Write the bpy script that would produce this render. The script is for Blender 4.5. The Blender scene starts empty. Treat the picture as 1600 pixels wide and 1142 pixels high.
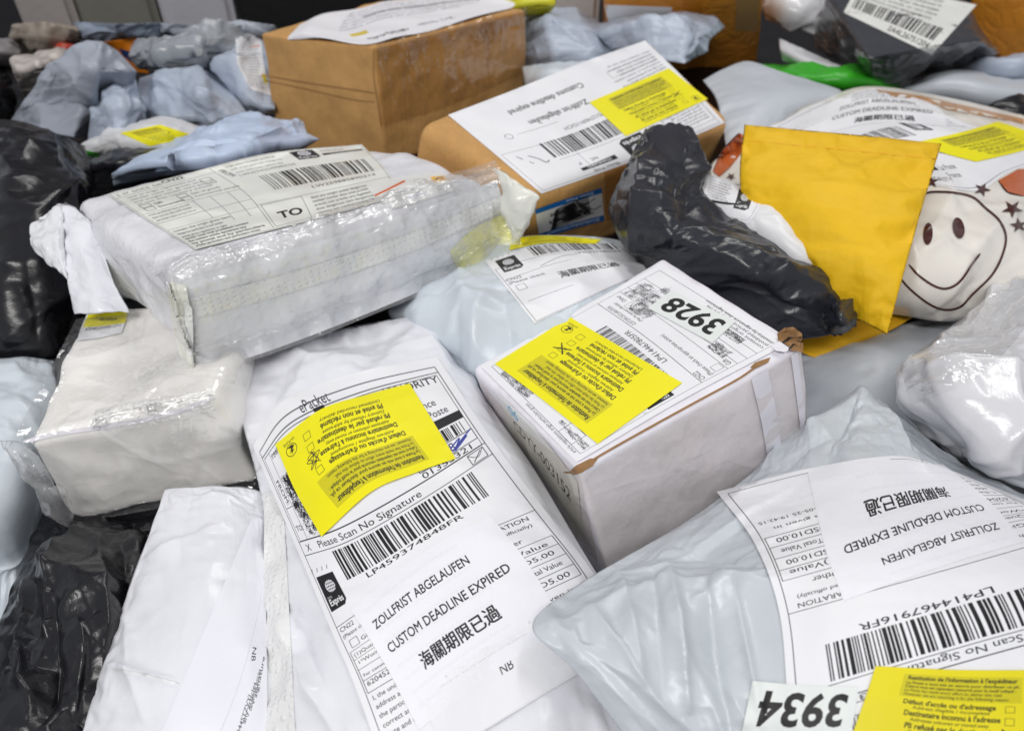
import bpy, bmesh, math, random
import numpy as np
from mathutils import Vector
from mathutils.bvhtree import BVHTree

# ------------------------------------------------------------------ camera, world, lamps
SC = bpy.context.scene
COL = SC.collection
CAM = np.array([0.0, 0.0, 0.42])
TH = math.radians(40); FPX = 1155.0
cd = bpy.data.cameras.new('camera'); cam = bpy.data.objects.new('camera', cd); COL.objects.link(cam)
cam.location = CAM; cam.rotation_euler = (math.radians(50), 0, 0)
cd.sensor_width = 36; cd.lens = 36 * FPX / 1600
cd.clip_start = .01; cd.clip_end = 50
cd.dof.use_dof = True; cd.dof.focus_distance = .43; cd.dof.aperture_fstop = 9.0
SC.camera = cam
w = bpy.data.worlds.new('World'); SC.world = w; w.use_nodes = True
w.node_tree.nodes['Background'].inputs[0].default_value = (.92, .95, 1, 1)
w.node_tree.nodes['Background'].inputs[1].default_value = .46
SC.view_settings.view_transform = 'Standard'; SC.view_settings.look = 'None'
SC.view_settings.exposure = -.15; SC.view_settings.gamma = 1
SC.cycles.use_denoising = True
SC.cycles.transparent_max_bounces = 12
def lamp(name, loc, rot, sx, sy, e, colr=(1, .98, .95)):
    l = bpy.data.lights.new(name, 'AREA'); l.shape = 'RECTANGLE'; l.size = sx; l.size_y = sy
    l.energy = e; l.color = colr
    o = bpy.data.objects.new(name, l); COL.objects.link(o); o.location = loc; o.rotation_euler = rot
    return o
# three ceiling tube fittings over the table, out of the frame
fl_ = lamp('ceiling_tube_lamp', (-.55, -.75, 1.65), (0, 0, 0), .18, 1.6, 27)
fl_.rotation_euler = (Vector((0, .55, 0)) - Vector(fl_.location)).to_track_quat('-Z', 'X').to_euler()
lamp('ceiling_tube_lamp', (.75, 1.3, 2.0), (0, math.radians(14), 0), .18, 1.6, 13)
lamp('ceiling_tube_lamp', (.1, 2.1, 1.9), (math.radians(-35), 0, 0), 1.6, .18, 11)

# ------------------------------------------------------------------ maths helpers
_s, _c = math.sin(TH), math.cos(TH)
def ray(px, py):
    px = np.asarray(px, float); py = np.asarray(py, float)
    x = (px - 800) / FPX; y = (py - 571) / FPX
    return np.stack([x, -y * _s + _c, -y * _c - _s], -1)
def P(px, py, z):
    d = ray(px, py); t = (np.asarray(z, float) - CAM[2]) / d[..., 2]
    return CAM + d * t[..., None]
def cr(a, n):
    """resample rows of control values (k, ...) to n samples, Catmull-Rom"""
    a = np.asarray(a, float); k = len(a)
    t = np.linspace(0, k - 1, n)
    i = np.minimum(t.astype(int), k - 2); f = (t - i).reshape((-1,) + (1,) * (a.ndim - 1))
    p1, p2 = a[i], a[i + 1]
    p0 = np.where((i > 0).reshape(f.shape), a[np.maximum(i - 1, 0)], 2 * p1 - p2)
    p3 = np.where((i < k - 2).reshape(f.shape), a[np.minimum(i + 2, k - 1)], 2 * p2 - p1)
    return .5 * (2 * p1 + (p2 - p0) * f + (2 * p0 - 5 * p1 + 4 * p2 - p3) * f ** 2 + (3 * p1 - p0 - 3 * p2 + p3) * f ** 3)
def grid(ctrl, n, m):
    return cr(cr(np.array(ctrl, float), n).transpose(1, 0, 2), m).transpose(1, 0, 2)
def lint(a, n):
    k = len(a); t = np.linspace(0, k - 1, n); i = np.minimum(t.astype(int), k - 2); f = (t - i).reshape((-1,) + (1,) * (a.ndim - 1))
    return a[i] * (1 - f) + a[i + 1] * f
def grid_lin(ctrl, n, m):
    """straight folds between the control points"""
    return lint(lint(np.array(ctrl, float), n).transpose(1, 0, 2), m).transpose(1, 0, 2)
def noise(n, m, cy, cx, rng):
    g = rng.uniform(-1, 1, (max(2, int(cy)) + 3, max(2, int(cx)) + 3, 1))
    ph = rng.uniform(0, 1, 2)
    return grid(g, n + 8, m + 8)[4:n + 4, 4:m + 4, 0]
def normals(X):
    a = np.gradient(X, axis=0); b = np.gradient(X, axis=1)
    N = np.cross(b, a); N /= np.linalg.norm(N, axis=-1, keepdims=True) + 1e-12
    return N
def upn(X):
    N = normals(X); s = np.sign((N * (CAM - X)).sum(-1).mean())
    return N * s

def pbd(X0, ex, iters, pin, k=.03, down=.002, bend=.25, vis=.0):
    """a sheet with more material than room (rest lengths longer than the base) buckles into folds"""
    X = X0['x'].copy(); B = X0['base']; N = X0['n']
    inv = (1 - pin)[..., None]
    cons = []
    for di, dj, st in ((0, 1, 1.), (1, 0, 1.), (1, 1, .6), (1, -1, .6), (0, 2, bend), (2, 0, bend)):
        def sl(off, par):
            pass
        n, m = B.shape[:2]
        for par in range(2):
            if dj == 0:
                a = (slice(par * di, n - di, None), slice(0, m))
                idx = np.arange(0, n - di); idx = idx[((idx // di) % 2) == par]
                A = np.ix_(idx, np.arange(m)); Bx = np.ix_(idx + di, np.arange(m))
            elif di == 0:
                idx = np.arange(0, m - dj); idx = idx[((idx // dj) % 2) == par]
                A = np.ix_(np.arange(n), idx); Bx = np.ix_(np.arange(n), idx + dj)
            else:
                idx = np.arange(0, n - 1); idx = idx[(idx % 2) == par]
                js = np.arange(0, m - 1)
                if dj > 0: A = np.ix_(idx, js); Bx = np.ix_(idx + 1, js + 1)
                else: A = np.ix_(idx, js + 1); Bx = np.ix_(idx + 1, js)
            rest = np.linalg.norm(B[A] - B[Bx], axis=-1) * (1 + .5 * (ex[A] + ex[Bx]))
            wa, wb = inv[A], inv[Bx]
            cons.append((A, Bx, rest, wa, wb, st))
    for it in range(iters):
        for A, Bx, rest, wa, wb, st in cons:
            d = X[Bx] - X[A]; L = np.sqrt((d * d).sum(-1)) + 1e-9
            c = (st * (L - rest) / L)[..., None] * d / np.maximum(wa + wb, 1e-6)
            X[A] += wa * c; X[Bx] -= wb * c
        D = X - B
        X -= inv * k * D
        h = ((X - B) * N).sum(-1)
        low = np.minimum(h + down, 0)
        X -= (low[..., None] * N) * inv
    return X

def up2(X):
    n, m = X.shape[:2]
    Y = np.zeros((2 * n - 1, 2 * m - 1, X.shape[2]))
    Y[::2, ::2] = X; Y[1::2, ::2] = (X[1:] + X[:-1]) / 2
    Y[:, 1::2] = (Y[:, :-1:2] + Y[:, 2::2]) / 2
    return Y
def crumple(base, ex, seed, amp=.003, cells=(6, 6), pinrim=True, down=.002, k=.03, it=(70, 40), bend=.25, levels=4, pinv=1.):
    """buckling from coarse to fine grids, so that long folds form first and sharpen afterwards"""
    rng = np.random.default_rng(seed)
    n, m = base.shape[:2]
    if np.isscalar(ex): ex = np.full((n, m), float(ex))
    ex = np.clip(ex, 0, .4)
    pin = np.zeros((n, m))
    if pinrim: pin[0] = pin[-1] = pinv; pin[:, 0] = pin[:, -1] = pinv
    N = upn(base)
    nz = noise(n, m, *cells, rng) + .5 * noise(n, m, cells[0] * 2.3, cells[1] * 2.3, rng)
    D = N * (nz * amp * (1 - pin))[..., None]
    for lv in range(levels - 1, -1, -1):
        c = slice(None, None, 2 ** lv)
        if lv == levels - 1: d = D[c, c]
        else: d = up2(d)
        Bc = base[c, c]
        if it[0] if lv else it[1]:
            X = pbd(dict(x=Bc + d, base=Bc, n=N[c, c]), ex[c, c], it[0] if lv else it[1], pin[c, c], k, down, bend)
            d = X - Bc
    return base + d

def facets(x, y, sc, rng, warp=.5):
    """piecewise flat relief: a warped lattice of random heights, each cell folded along one diagonal"""
    n, m = x.shape
    a = rng.uniform(0, np.pi); X = (x * np.cos(a) - y * np.sin(a)) / sc; Y = (x * np.sin(a) + y * np.cos(a)) / sc
    c = max(2, np.ptp(x) / sc / 2), max(2, np.ptp(y) / sc / 2)
    X = X + warp * noise(n, m, c[1], c[0], rng); Y = Y + warp * noise(n, m, c[1], c[0], rng)
    i = np.floor(X).astype(int); j = np.floor(Y).astype(int); fx = X - i; fy = Y - j
    i -= i.min(); j -= j.min(); H = rng.uniform(-1, 1, (i.max() + 2, j.max() + 2)); D = rng.uniform(0, 1, H.shape)[i, j] < .5
    h00, h10, h01, h11 = H[i, j], H[i + 1, j], H[i, j + 1], H[i + 1, j + 1]
    A_ = np.where(fx > fy, h00 + (h10 - h00) * fx + (h11 - h10) * fy, h00 + (h11 - h01) * fx + (h01 - h00) * fy)
    g = 1 - fx
    B_ = np.where(g > fy, h10 + (h00 - h10) * g + (h01 - h00) * fy, h10 + (h01 - h11) * g + (h11 - h10) * fy)
    return np.where(D, A_, B_)
def creases(x, y, K, amp, rng, ang=None, spread=.5, L=(.02, .10), wd=.12, sharp=.0007):
    """K ridges and valleys: sharp crest, soft flanks, fading out at both ends"""
    h = np.zeros_like(x); x0, x1, y0, y1 = x.min(), x.max(), y.min(), y.max()
    for _ in range(K):
        cx, cy = rng.uniform(x0, x1), rng.uniform(y0, y1)
        a = rng.uniform(0, np.pi) if ang is None else ang + rng.normal() * spread
        l = rng.uniform(*L); w_ = l * wd * rng.uniform(.6, 1.6); cv = rng.normal() * 2.
        t = (x - cx) * np.cos(a) + (y - cy) * np.sin(a); s_ = -(x - cx) * np.sin(a) + (y - cy) * np.cos(a) + cv * t * t
        q = np.clip(1 - np.abs(t) / l, 0, 1); q = q * q * (3 - 2 * q)
        h += rng.choice([-.7, 1.]) * amp * (l / .06) ** .7 * q * np.exp(-(np.sqrt(s_ * s_ + sharp ** 2) - sharp) / (w_ * (.4 + q)))
    return h
def metric(X):
    """arc-length coordinates of a grid, in metres"""
    du = np.linalg.norm(np.diff(X, axis=1), axis=-1).mean(0); dv = np.linalg.norm(np.diff(X, axis=0), axis=-1).mean(1)
    x, y = np.meshgrid(np.concatenate([[0], np.cumsum(du)]), np.concatenate([[0], np.cumsum(dv)]))
    return x, y
STYLE = dict(   # how much too big the film is for what it wraps, and how it buckles
    none=dict(ex=.006, amp=.001, cells=(3, 3), k=.02, down=.002, it=(20, 6), K=0, ca=0, rim=1),
    flat=dict(ex=.012, amp=.002, cells=(3, 3), k=.01, down=.003, it=(40, 8), K=5, ca=.0006, rim=1),
    taut=dict(ex=.025, amp=.003, cells=(3, 3), k=.006, down=.006, it=(60, 10), K=30, ca=.0009, rim=1),
    soft=dict(ex=.045, amp=.004, cells=(3, 3), k=.006, down=.010, it=(60, 10), K=45, ca=.0013, rim=1),
    limp=dict(ex=.10, amp=.006, cells=(3, 3), k=.004, down=.018, it=(60, 12), K=10, ca=.0010, rim=0),
    tent=dict(ex=.05, amp=.006, cells=(2, 3), k=.004, down=.02, it=(60, 10), K=60, ca=.0026, rim=0, L=(.02, .09)),
    crush=dict(ex=.07, amp=.006, cells=(3, 3), k=.004, down=.02, it=(60, 10), K=120, ca=.0017, rim=0, L=(.02, .12)),
    sharp=dict(ex=.022, amp=.004, cells=(2, 2), k=.004, down=.01, it=(50, 6), K=60, ca=.0030, rim=0, L=(.03, .14), wd=.09, K2=70, ca2=.0012, L2=(.01, .04)),
    bin=dict(ex=.055, amp=.006, cells=(3, 3), k=.004, down=.02, it=(60, 8), K=90, ca=.0030, rim=0, L=(.02, .12), wd=.10, K2=110, ca2=.0010, L2=(.008, .035)),
    crisp=dict(ex=.035, amp=.005, cells=(3, 2), k=.004, down=.02, it=(60, 8), K=60, ca=.0034, rim=0, L=(.02, .09), wd=.10, K2=120, ca2=.0012, L2=(.008, .035)))

# ------------------------------------------------------------------ objects and meshes
def mesh_obj(name, verts, faces, mat, parent=None, origin=None, uvs=None, smooth=True):
    verts = np.asarray(verts, float).reshape(-1, 3)
    if parent is not None: origin = np.array(parent['_o'])
    if origin is None:
        origin = verts.mean(0); origin[2] = verts[:, 2].min()
    me = bpy.data.meshes.new(name); me.from_pydata((verts - origin).tolist(), [], faces)
    if uvs is not None:
        ul = me.uv_layers.new(name='uv'); li = np.zeros(len(me.loops), int); me.loops.foreach_get('vertex_index', li)
        ul.data.foreach_set('uv', np.asarray(uvs, float).reshape(-1, 2)[li].ravel())
    if smooth: me.polygons.foreach_set('use_smooth', [True] * len(me.polygons))
    me.materials.append(mat); me.update()
    o = bpy.data.objects.new(name, me); COL.objects.link(o); o['_o'] = [float(v) for v in origin]
    if parent is not None:
        o.parent = parent; o.location = (0, 0, 0)
    else: o.location = origin
    return o
def tag(o, label, cat, group=None, kind=None):
    if label: o['label'] = label
    if cat: o['category'] = cat
    if group: o['group'] = group
    if kind: o['kind'] = kind
    return o
def thing(name, label, cat, at, group=None):
    o = bpy.data.objects.new(name, None); COL.objects.link(o); o.location = at; o['_o'] = [float(v) for v in at]
    o.empty_display_size = .02
    return tag(o, label, cat, group)
def gfaces(n, m, off=0, flip=False):
    i, j = np.meshgrid(np.arange(n - 1), np.arange(m - 1), indexing='ij'); a = off + i * m + j
    f = np.stack([a, a + 1, a + m + 1, a + m], -1).reshape(-1, 4)
    if flip: f = f[:, ::-1]
    return f.tolist()
def guv(n, m):
    v, u = np.meshgrid(np.linspace(0, 1, n), np.linspace(0, 1, m), indexing='ij')
    return np.stack([u, 1 - v], -1)
def sheet(name, X, mat, parent=None, uv=None):
    n, m = X.shape[:2]
    if uv is None: uv = guv(n, m)
    return mesh_obj(name, X, gfaces(n, m), mat, parent, uvs=uv)
def pillow(name, top, bot, mat, parent=None):
    """closed bag: a top and a bottom sheet that share their rim"""
    n, m = top.shape[:2]
    idx = np.arange(n * m).reshape(n, m)
    bidx = idx.copy(); inner = np.zeros((n, m), bool); inner[1:-1, 1:-1] = True
    bidx[inner] = n * m + np.arange(inner.sum())
    V = np.concatenate([top.reshape(-1, 3), bot[inner]])
    fb = np.stack([bidx[:-1, :-1], bidx[1:, :-1], bidx[1:, 1:], bidx[:-1, 1:]], -1).reshape(-1, 4)
    uv = np.concatenate([guv(n, m).reshape(-1, 2), guv(n, m)[inner]])
    return mesh_obj(name, V, gfaces(n, m) + fb.tolist(), mat, parent, uvs=uv)

BODIES = {}
def bag(name, ctrl, mat, parent=None, t=.02, res=(91, 91), ex=None, amp=None, cells=None, seed=1, p=.75,
        k=None, down=None, rim=.0, rimc=12, it=None, bend=.4, exmap=None, thick=None, style='soft', rel=1., ang=None, mask=None, spread=.5, lin=False, folds=()):
    """folds: single long folds (x0, y0, x1, y1, height, width) laid over the bag by hand"""
    st = STYLE[style]
    t = t * .6; ex = st['ex'] * rel; amp = st['amp'] * rel; cells = cells or st['cells']; k = k or st['k']; down = st['down']; it = st['it']
    n, m = [int(round((q - 1) / 8)) * 8 + 1 for q in res]
    rng = np.random.default_rng(seed + 1000)
    G = (grid_lin if lin else grid)(ctrl, n, m)
    if rim:   # ragged, wavy rim: pixel sized jitter of the outline
        for sl, L in (((0, slice(None)), m), ((-1, slice(None)), m), ((slice(None), 0), n), ((slice(None), -1), n)):
            q = noise(L, 2, rimc, 2, rng)[:, :1] * rim; r = noise(L, 2, rimc, 2, rng)[:, :1] * rim
            G[sl][:, 0:1] += q; G[sl][:, 1:2] += r
    base = P(G[..., 0], G[..., 1], G[..., 2])
    v, u = np.meshgrid(np.linspace(0, 1, n), np.linspace(0, 1, m), indexing='ij')
    prof = (np.clip(1 - (2 * u - 1) ** 2, 0, 1) * np.clip(1 - (2 * v - 1) ** 2, 0, 1)) ** p
    N = upn(base)
    top0 = base + N * (prof * t)[..., None]
    e = np.full((n, m), ex)
    e = e * (1 + .6 * noise(n, m, 4, 4, rng))
    if exmap is not None: e = e * exmap(u, v)
    elif st['rim']: e = e * (.5 + 1.2 * (1 - np.clip(np.minimum(np.minimum(u, 1 - u), np.minimum(v, 1 - v)) * 5, 0, 1)))
    if mask is not None: e = e * mask(u, v)
    top = crumple(top0, e, seed, amp, cells, True, down, k, it, bend)
    if st['K']:
        x, y = metric(top0); h = creases(x, y, st['K'], st['ca'], rng, ang, spread, L=st.get('L', (.02, .10)), wd=st.get('wd', .12))
        if 'K2' in st: h += creases(x, y, st['K2'], st['ca2'], rng, ang, spread * 1.5, L=st['L2'], wd=.12, sharp=.0004)
        edge = np.clip(np.minimum(np.minimum(u, 1 - u), np.minimum(v, 1 - v)) * 14, 0, 1)
        if mask is not None: edge = edge * mask(u, v)
        top = top + upn(top0) * (h * edge)[..., None]
    if folds:
        h = np.zeros((n, m)); gx = G[..., 0] + 5 * noise(n, m, 6, 6, rng); gy = G[..., 1] + 5 * noise(n, m, 6, 6, rng)
        for x0, y0, x1, y1, a, wd_ in folds:
            L_ = math.hypot(x1 - x0, y1 - y0); tx, ty = (x1 - x0) / L_, (y1 - y0) / L_
            tt = ((gx - x0) * tx + (gy - y0) * ty) / L_; ss = -(gx - x0) * ty + (gy - y0) * tx
            q = np.clip(1 - np.abs(2 * tt - 1), 0, 1) ** .6; side = np.where(ss > 0, 1.6, .8)
            h += a * q * np.exp(-(np.sqrt(ss * ss + 1.2) - 1.1) / (wd_ * side * (.35 + q)))
        edge = np.clip(np.minimum(np.minimum(u, 1 - u), np.minimum(v, 1 - v)) * 14, 0, 1)
        top = top + N * (h * edge)[..., None]
    bot = base - np.array([0, 0, 1.]) * (prof * (thick or t))[..., None]
    o = pillow(name, top, bot, mat, parent)
    o['_b'] = 1
    BODIES[o.name] = top
    return o

def bvh(o):
    me = o.data; org = np.array(o['_o'])
    V = np.zeros(len(me.vertices) * 3); me.vertices.foreach_get('co', V); V = V.reshape(-1, 3) + org
    return BVHTree.FromPolygons([tuple(v) for v in V], [tuple(p.vertices) for p in me.polygons])
_bv = {}
def cast(o, px, py, off=.0004, smooth=0):
    """where a sheet laid on the object's surface would be; keeps clear of the surface by off"""
    key = '+'.join(q.name for q in o) if isinstance(o, (list, tuple)) else o.name
    if key not in _bv: _bv[key] = [bvh(q) for q in (o if isinstance(o, (list, tuple)) else [o])]
    d = ray(px, py); d /= np.linalg.norm(d, axis=-1, keepdims=True)
    shp = d.shape[:-1]; D = d.reshape(-1, 3); T = np.full(len(D), np.nan); C = np.full(len(D), 1.0)
    cv = Vector(CAM)
    for i, q in enumerate(D):
        for b in _bv[key]:
            h = b.ray_cast(cv, Vector(q))
            if h[0] is not None and not (T[i] < h[3]):
                T[i] = h[3]; C[i] = abs(h[1].dot(Vector(q)))
    T = T.reshape(shp); C = C.reshape(shp)
    if np.isnan(T).any():
        if np.isnan(T).all(): raise RuntimeError('decal misses ' + key)
        if T.ndim == 1:
            ok = ~np.isnan(T); T = np.interp(np.arange(len(T)), np.where(ok)[0], T[ok])
        else:
            for _ in range(400):
                bad = np.isnan(T)
                if not bad.any(): break
                Tp = np.pad(T, 1, constant_values=np.nan)
                st = np.stack([Tp[:-2, 1:-1], Tp[2:, 1:-1], Tp[1:-1, :-2], Tp[1:-1, 2:]])
                cnt = (~np.isnan(st)).sum(0); sm = np.nansum(st, 0)
                fill = bad & (cnt > 0); T = np.where(fill, sm / np.maximum(cnt, 1), T)
    if smooth and T.ndim == 2:
        S = T.copy()
        for _ in range(smooth):
            Q = np.pad(S, 1, mode='reflect', reflect_type='odd')
            S = (Q[:-2, 1:-1] + Q[2:, 1:-1] + Q[1:-1, :-2] + Q[1:-1, 2:]) / 4
            S = np.minimum(S, T)
        T = S
    T = T - off / np.clip(C, .3, 1)
    return CAM + d * T[..., None]
def keep_clear(o, X, off):
    """push a film outwards where its folds would dip into the thing it wraps"""
    R = X - CAM; L = np.linalg.norm(R, axis=-1, keepdims=True); D = R / L
    b = bvh(o) if o.name not in _bv else _bv[o.name][0]
    sh = X.shape; X = X.reshape(-1, 3).copy(); D = D.reshape(-1, 3); L = L.reshape(-1); cv = Vector(CAM)
    for i in range(len(X)):
        h = b.ray_cast(cv, Vector(D[i]))
        if h[0] is not None:
            lim = h[3] - off / max(abs(h[1].dot(Vector(D[i]))), .3)
            if L[i] > lim: X[i] = CAM + D[i] * lim
    return X.reshape(sh)
def decal(name, o, ctrl, mat, parent, n=50, m=50, off=.0004, smooth=6, lift=None):
    """ctrl: rows of (px, py) in the reading order of the print (first row = its top edge)"""
    G = grid([[(a, b, 0) for a, b in r] for r in ctrl], n, m)
    under = tuple(o) if isinstance(o, (list, tuple)) else (o, parent) if (parent is not None and parent.type == 'MESH') else o
    X = cast(under, G[..., 0], G[..., 1], (.00022 if name in ('notice_label', 'return_label') else max(off * .5, .0004)) if (under is not o and not isinstance(o, (list, tuple))) else off, smooth)
    if lift is not None:
        v, u = np.meshgrid(np.linspace(0, 1, n), np.linspace(0, 1, m), indexing='ij')
        X = X + np.array([0, -.25, 1.]) * lift(u, v)[..., None]
    return sheet(name, X, mat, parent)
def film(name, o, ctrl, mat, parent, n=81, m=81, off=.001, ex=.05, amp=.0015, cells=(8, 8), seed=3, smooth=20, k=.05, it=(40, 12), pinrim=False, rel=1.):
    n, m = [int(round((q - 1) / 8)) * 8 + 1 for q in (n, m)]
    G = grid([[(a, b, 0) for a, b in r] for r in ctrl], n, m)
    X = cast(o, G[..., 0], G[..., 1], off, smooth)
    X = crumple(X, ex, seed, amp, cells, pinrim, .0003, k, it)
    if rel:
        rng = np.random.default_rng(seed + 77); x, y = metric(X)
        h = np.abs(creases(x, y, int(60 * rel), .0016, rng, L=(.012, .07), wd=.05, sharp=.0004))
        X = X + upn(X) * h[..., None]
    X = keep_clear(o, X, off * .6)
    return sheet(name, X, mat, parent)
def poly(name, o, pts, mat, parent, off=.0010, cuts=4, close=True):
    """a flat printed or cut shape following the surface"""
    bm = bmesh.new(); vs = [bm.verts.new((x, y, 0)) for x, y in pts]
    bm.faces.new(vs); bm.normal_update(); bmesh.ops.triangulate(bm, faces=bm.faces[:])
    for _ in range(cuts): bmesh.ops.subdivide_edges(bm, edges=[e for e in bm.edges if e.calc_length() > 5], cuts=1)
    bmesh.ops.triangulate(bm, faces=bm.faces[:])
    bm.verts.index_update(); V = np.array([v.co[:2] for v in bm.verts]); Fc = [[v.index for v in f.verts] for f in bm.faces]; bm.free()
    X = cast(o, V[:, 0], V[:, 1], off)
    return mesh_obj(name, X, Fc, mat, parent)
def strip(name, o, path, wid, mat, parent, off=.0006, n=40):
    C = cr(np.array(path, float), n); T = np.gradient(C, axis=0); T /= np.linalg.norm(T, axis=1, keepdims=True)
    Nn = np.stack([-T[:, 1], T[:, 0]], -1)
    W = np.interp(np.linspace(0, 1, n), [0, .04, .5, .96, 1], [.3, .9, 1, .9, .3]) * wid / 2
    G = np.stack([C - Nn * W[:, None], C + Nn * W[:, None]], 1)
    return sheet(name, cast(o, G[..., 0], G[..., 1], off, 0), mat, parent)

def hexbox(name, top, h, mat, parent=None, r=.004, bottoms=None, dent=.0015, seed=1, res=26, sag=None):
    """carton from its four top corners (front, right, back, left) as (px,py,z) and its height"""
    T = np.array([P(*q) for q in top])
    nn = np.cross(T[1] - T[0], T[3] - T[0]); nn /= np.linalg.norm(nn); nn *= np.sign(nn[2])
    Bt = T - nn * h
    if bottoms is not None:
        for i, q in bottoms.items(): Bt[i] = P(*q)
    dims = np.array([np.linalg.norm(T[1] - T[0]), np.linalg.norm(T[3] - T[0]), h])
    def axis(L):
        r1 = r / L
        e = [0, .12, .35, .65, 1.]
        return np.concatenate([np.array(e) * r1, np.linspace(r1, 1 - r1, res)[1:-1], 1 - np.array(e[::-1]) * r1])
    ax = [axis(L) for L in dims]
    bm = bmesh.new()
    for d in range(3):
        a, b = [q for q in range(3) if q != d]
        for s in (0, 1):
            U, V = np.meshgrid(ax[a], ax[b], indexing='ij')
            Q = np.zeros(U.shape + (3,)); Q[..., a] = U; Q[..., b] = V; Q[..., d] = s
            Pp = Q * dims; I = np.clip(Pp, r, dims - r); D = Pp - I; L = np.linalg.norm(D, axis=-1, keepdims=True)
            Pp = I + D / np.maximum(L, 1e-9) * r; Q = Pp / dims
            x, y, z = Q[..., 0:1], Q[..., 1:2], Q[..., 2:3]
            def bl(K): return K[0] * (1 - x) * (1 - y) + K[1] * x * (1 - y) + K[2] * x * y + K[3] * (1 - x) * y
            X = bl(T) * (1 - z) + bl(Bt) * z
            vs = [[bm.verts.new(X[i, j]) for j in range(X.shape[1])] for i in range(X.shape[0])]
            for i in range(X.shape[0] - 1):
                for j in range(X.shape[1] - 1):
                    f = [vs[i][j], vs[i + 1][j], vs[i + 1][j + 1], vs[i][j + 1]]
                    bm.faces.new(f if (s == 1) == (d != 1) else f[::-1])
    bmesh.ops.remove_doubles(bm, verts=bm.verts[:], dist=1e-5)
    bmesh.ops.recalc_face_normals(bm, faces=bm.faces[:]); bm.normal_update()
    from mathutils import noise as mn
    for v in bm.verts:
        q = v.co
        a = mn.noise(q * 14 + Vector((seed * 7.1, 0, 0))) * dent + mn.noise(q * 45 + Vector((0, seed * 3.3, 0))) * dent * .35
        v.co = q + v.normal * a
        if sag: v.co += Vector(sag(q))
    V = [tuple(v.co) for v in bm.verts]; bm.verts.index_update()
    Fc = [[v.index for v in f.verts] for f in bm.faces]; bm.free()
    return mesh_obj(name, V, Fc, mat, parent)

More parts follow.
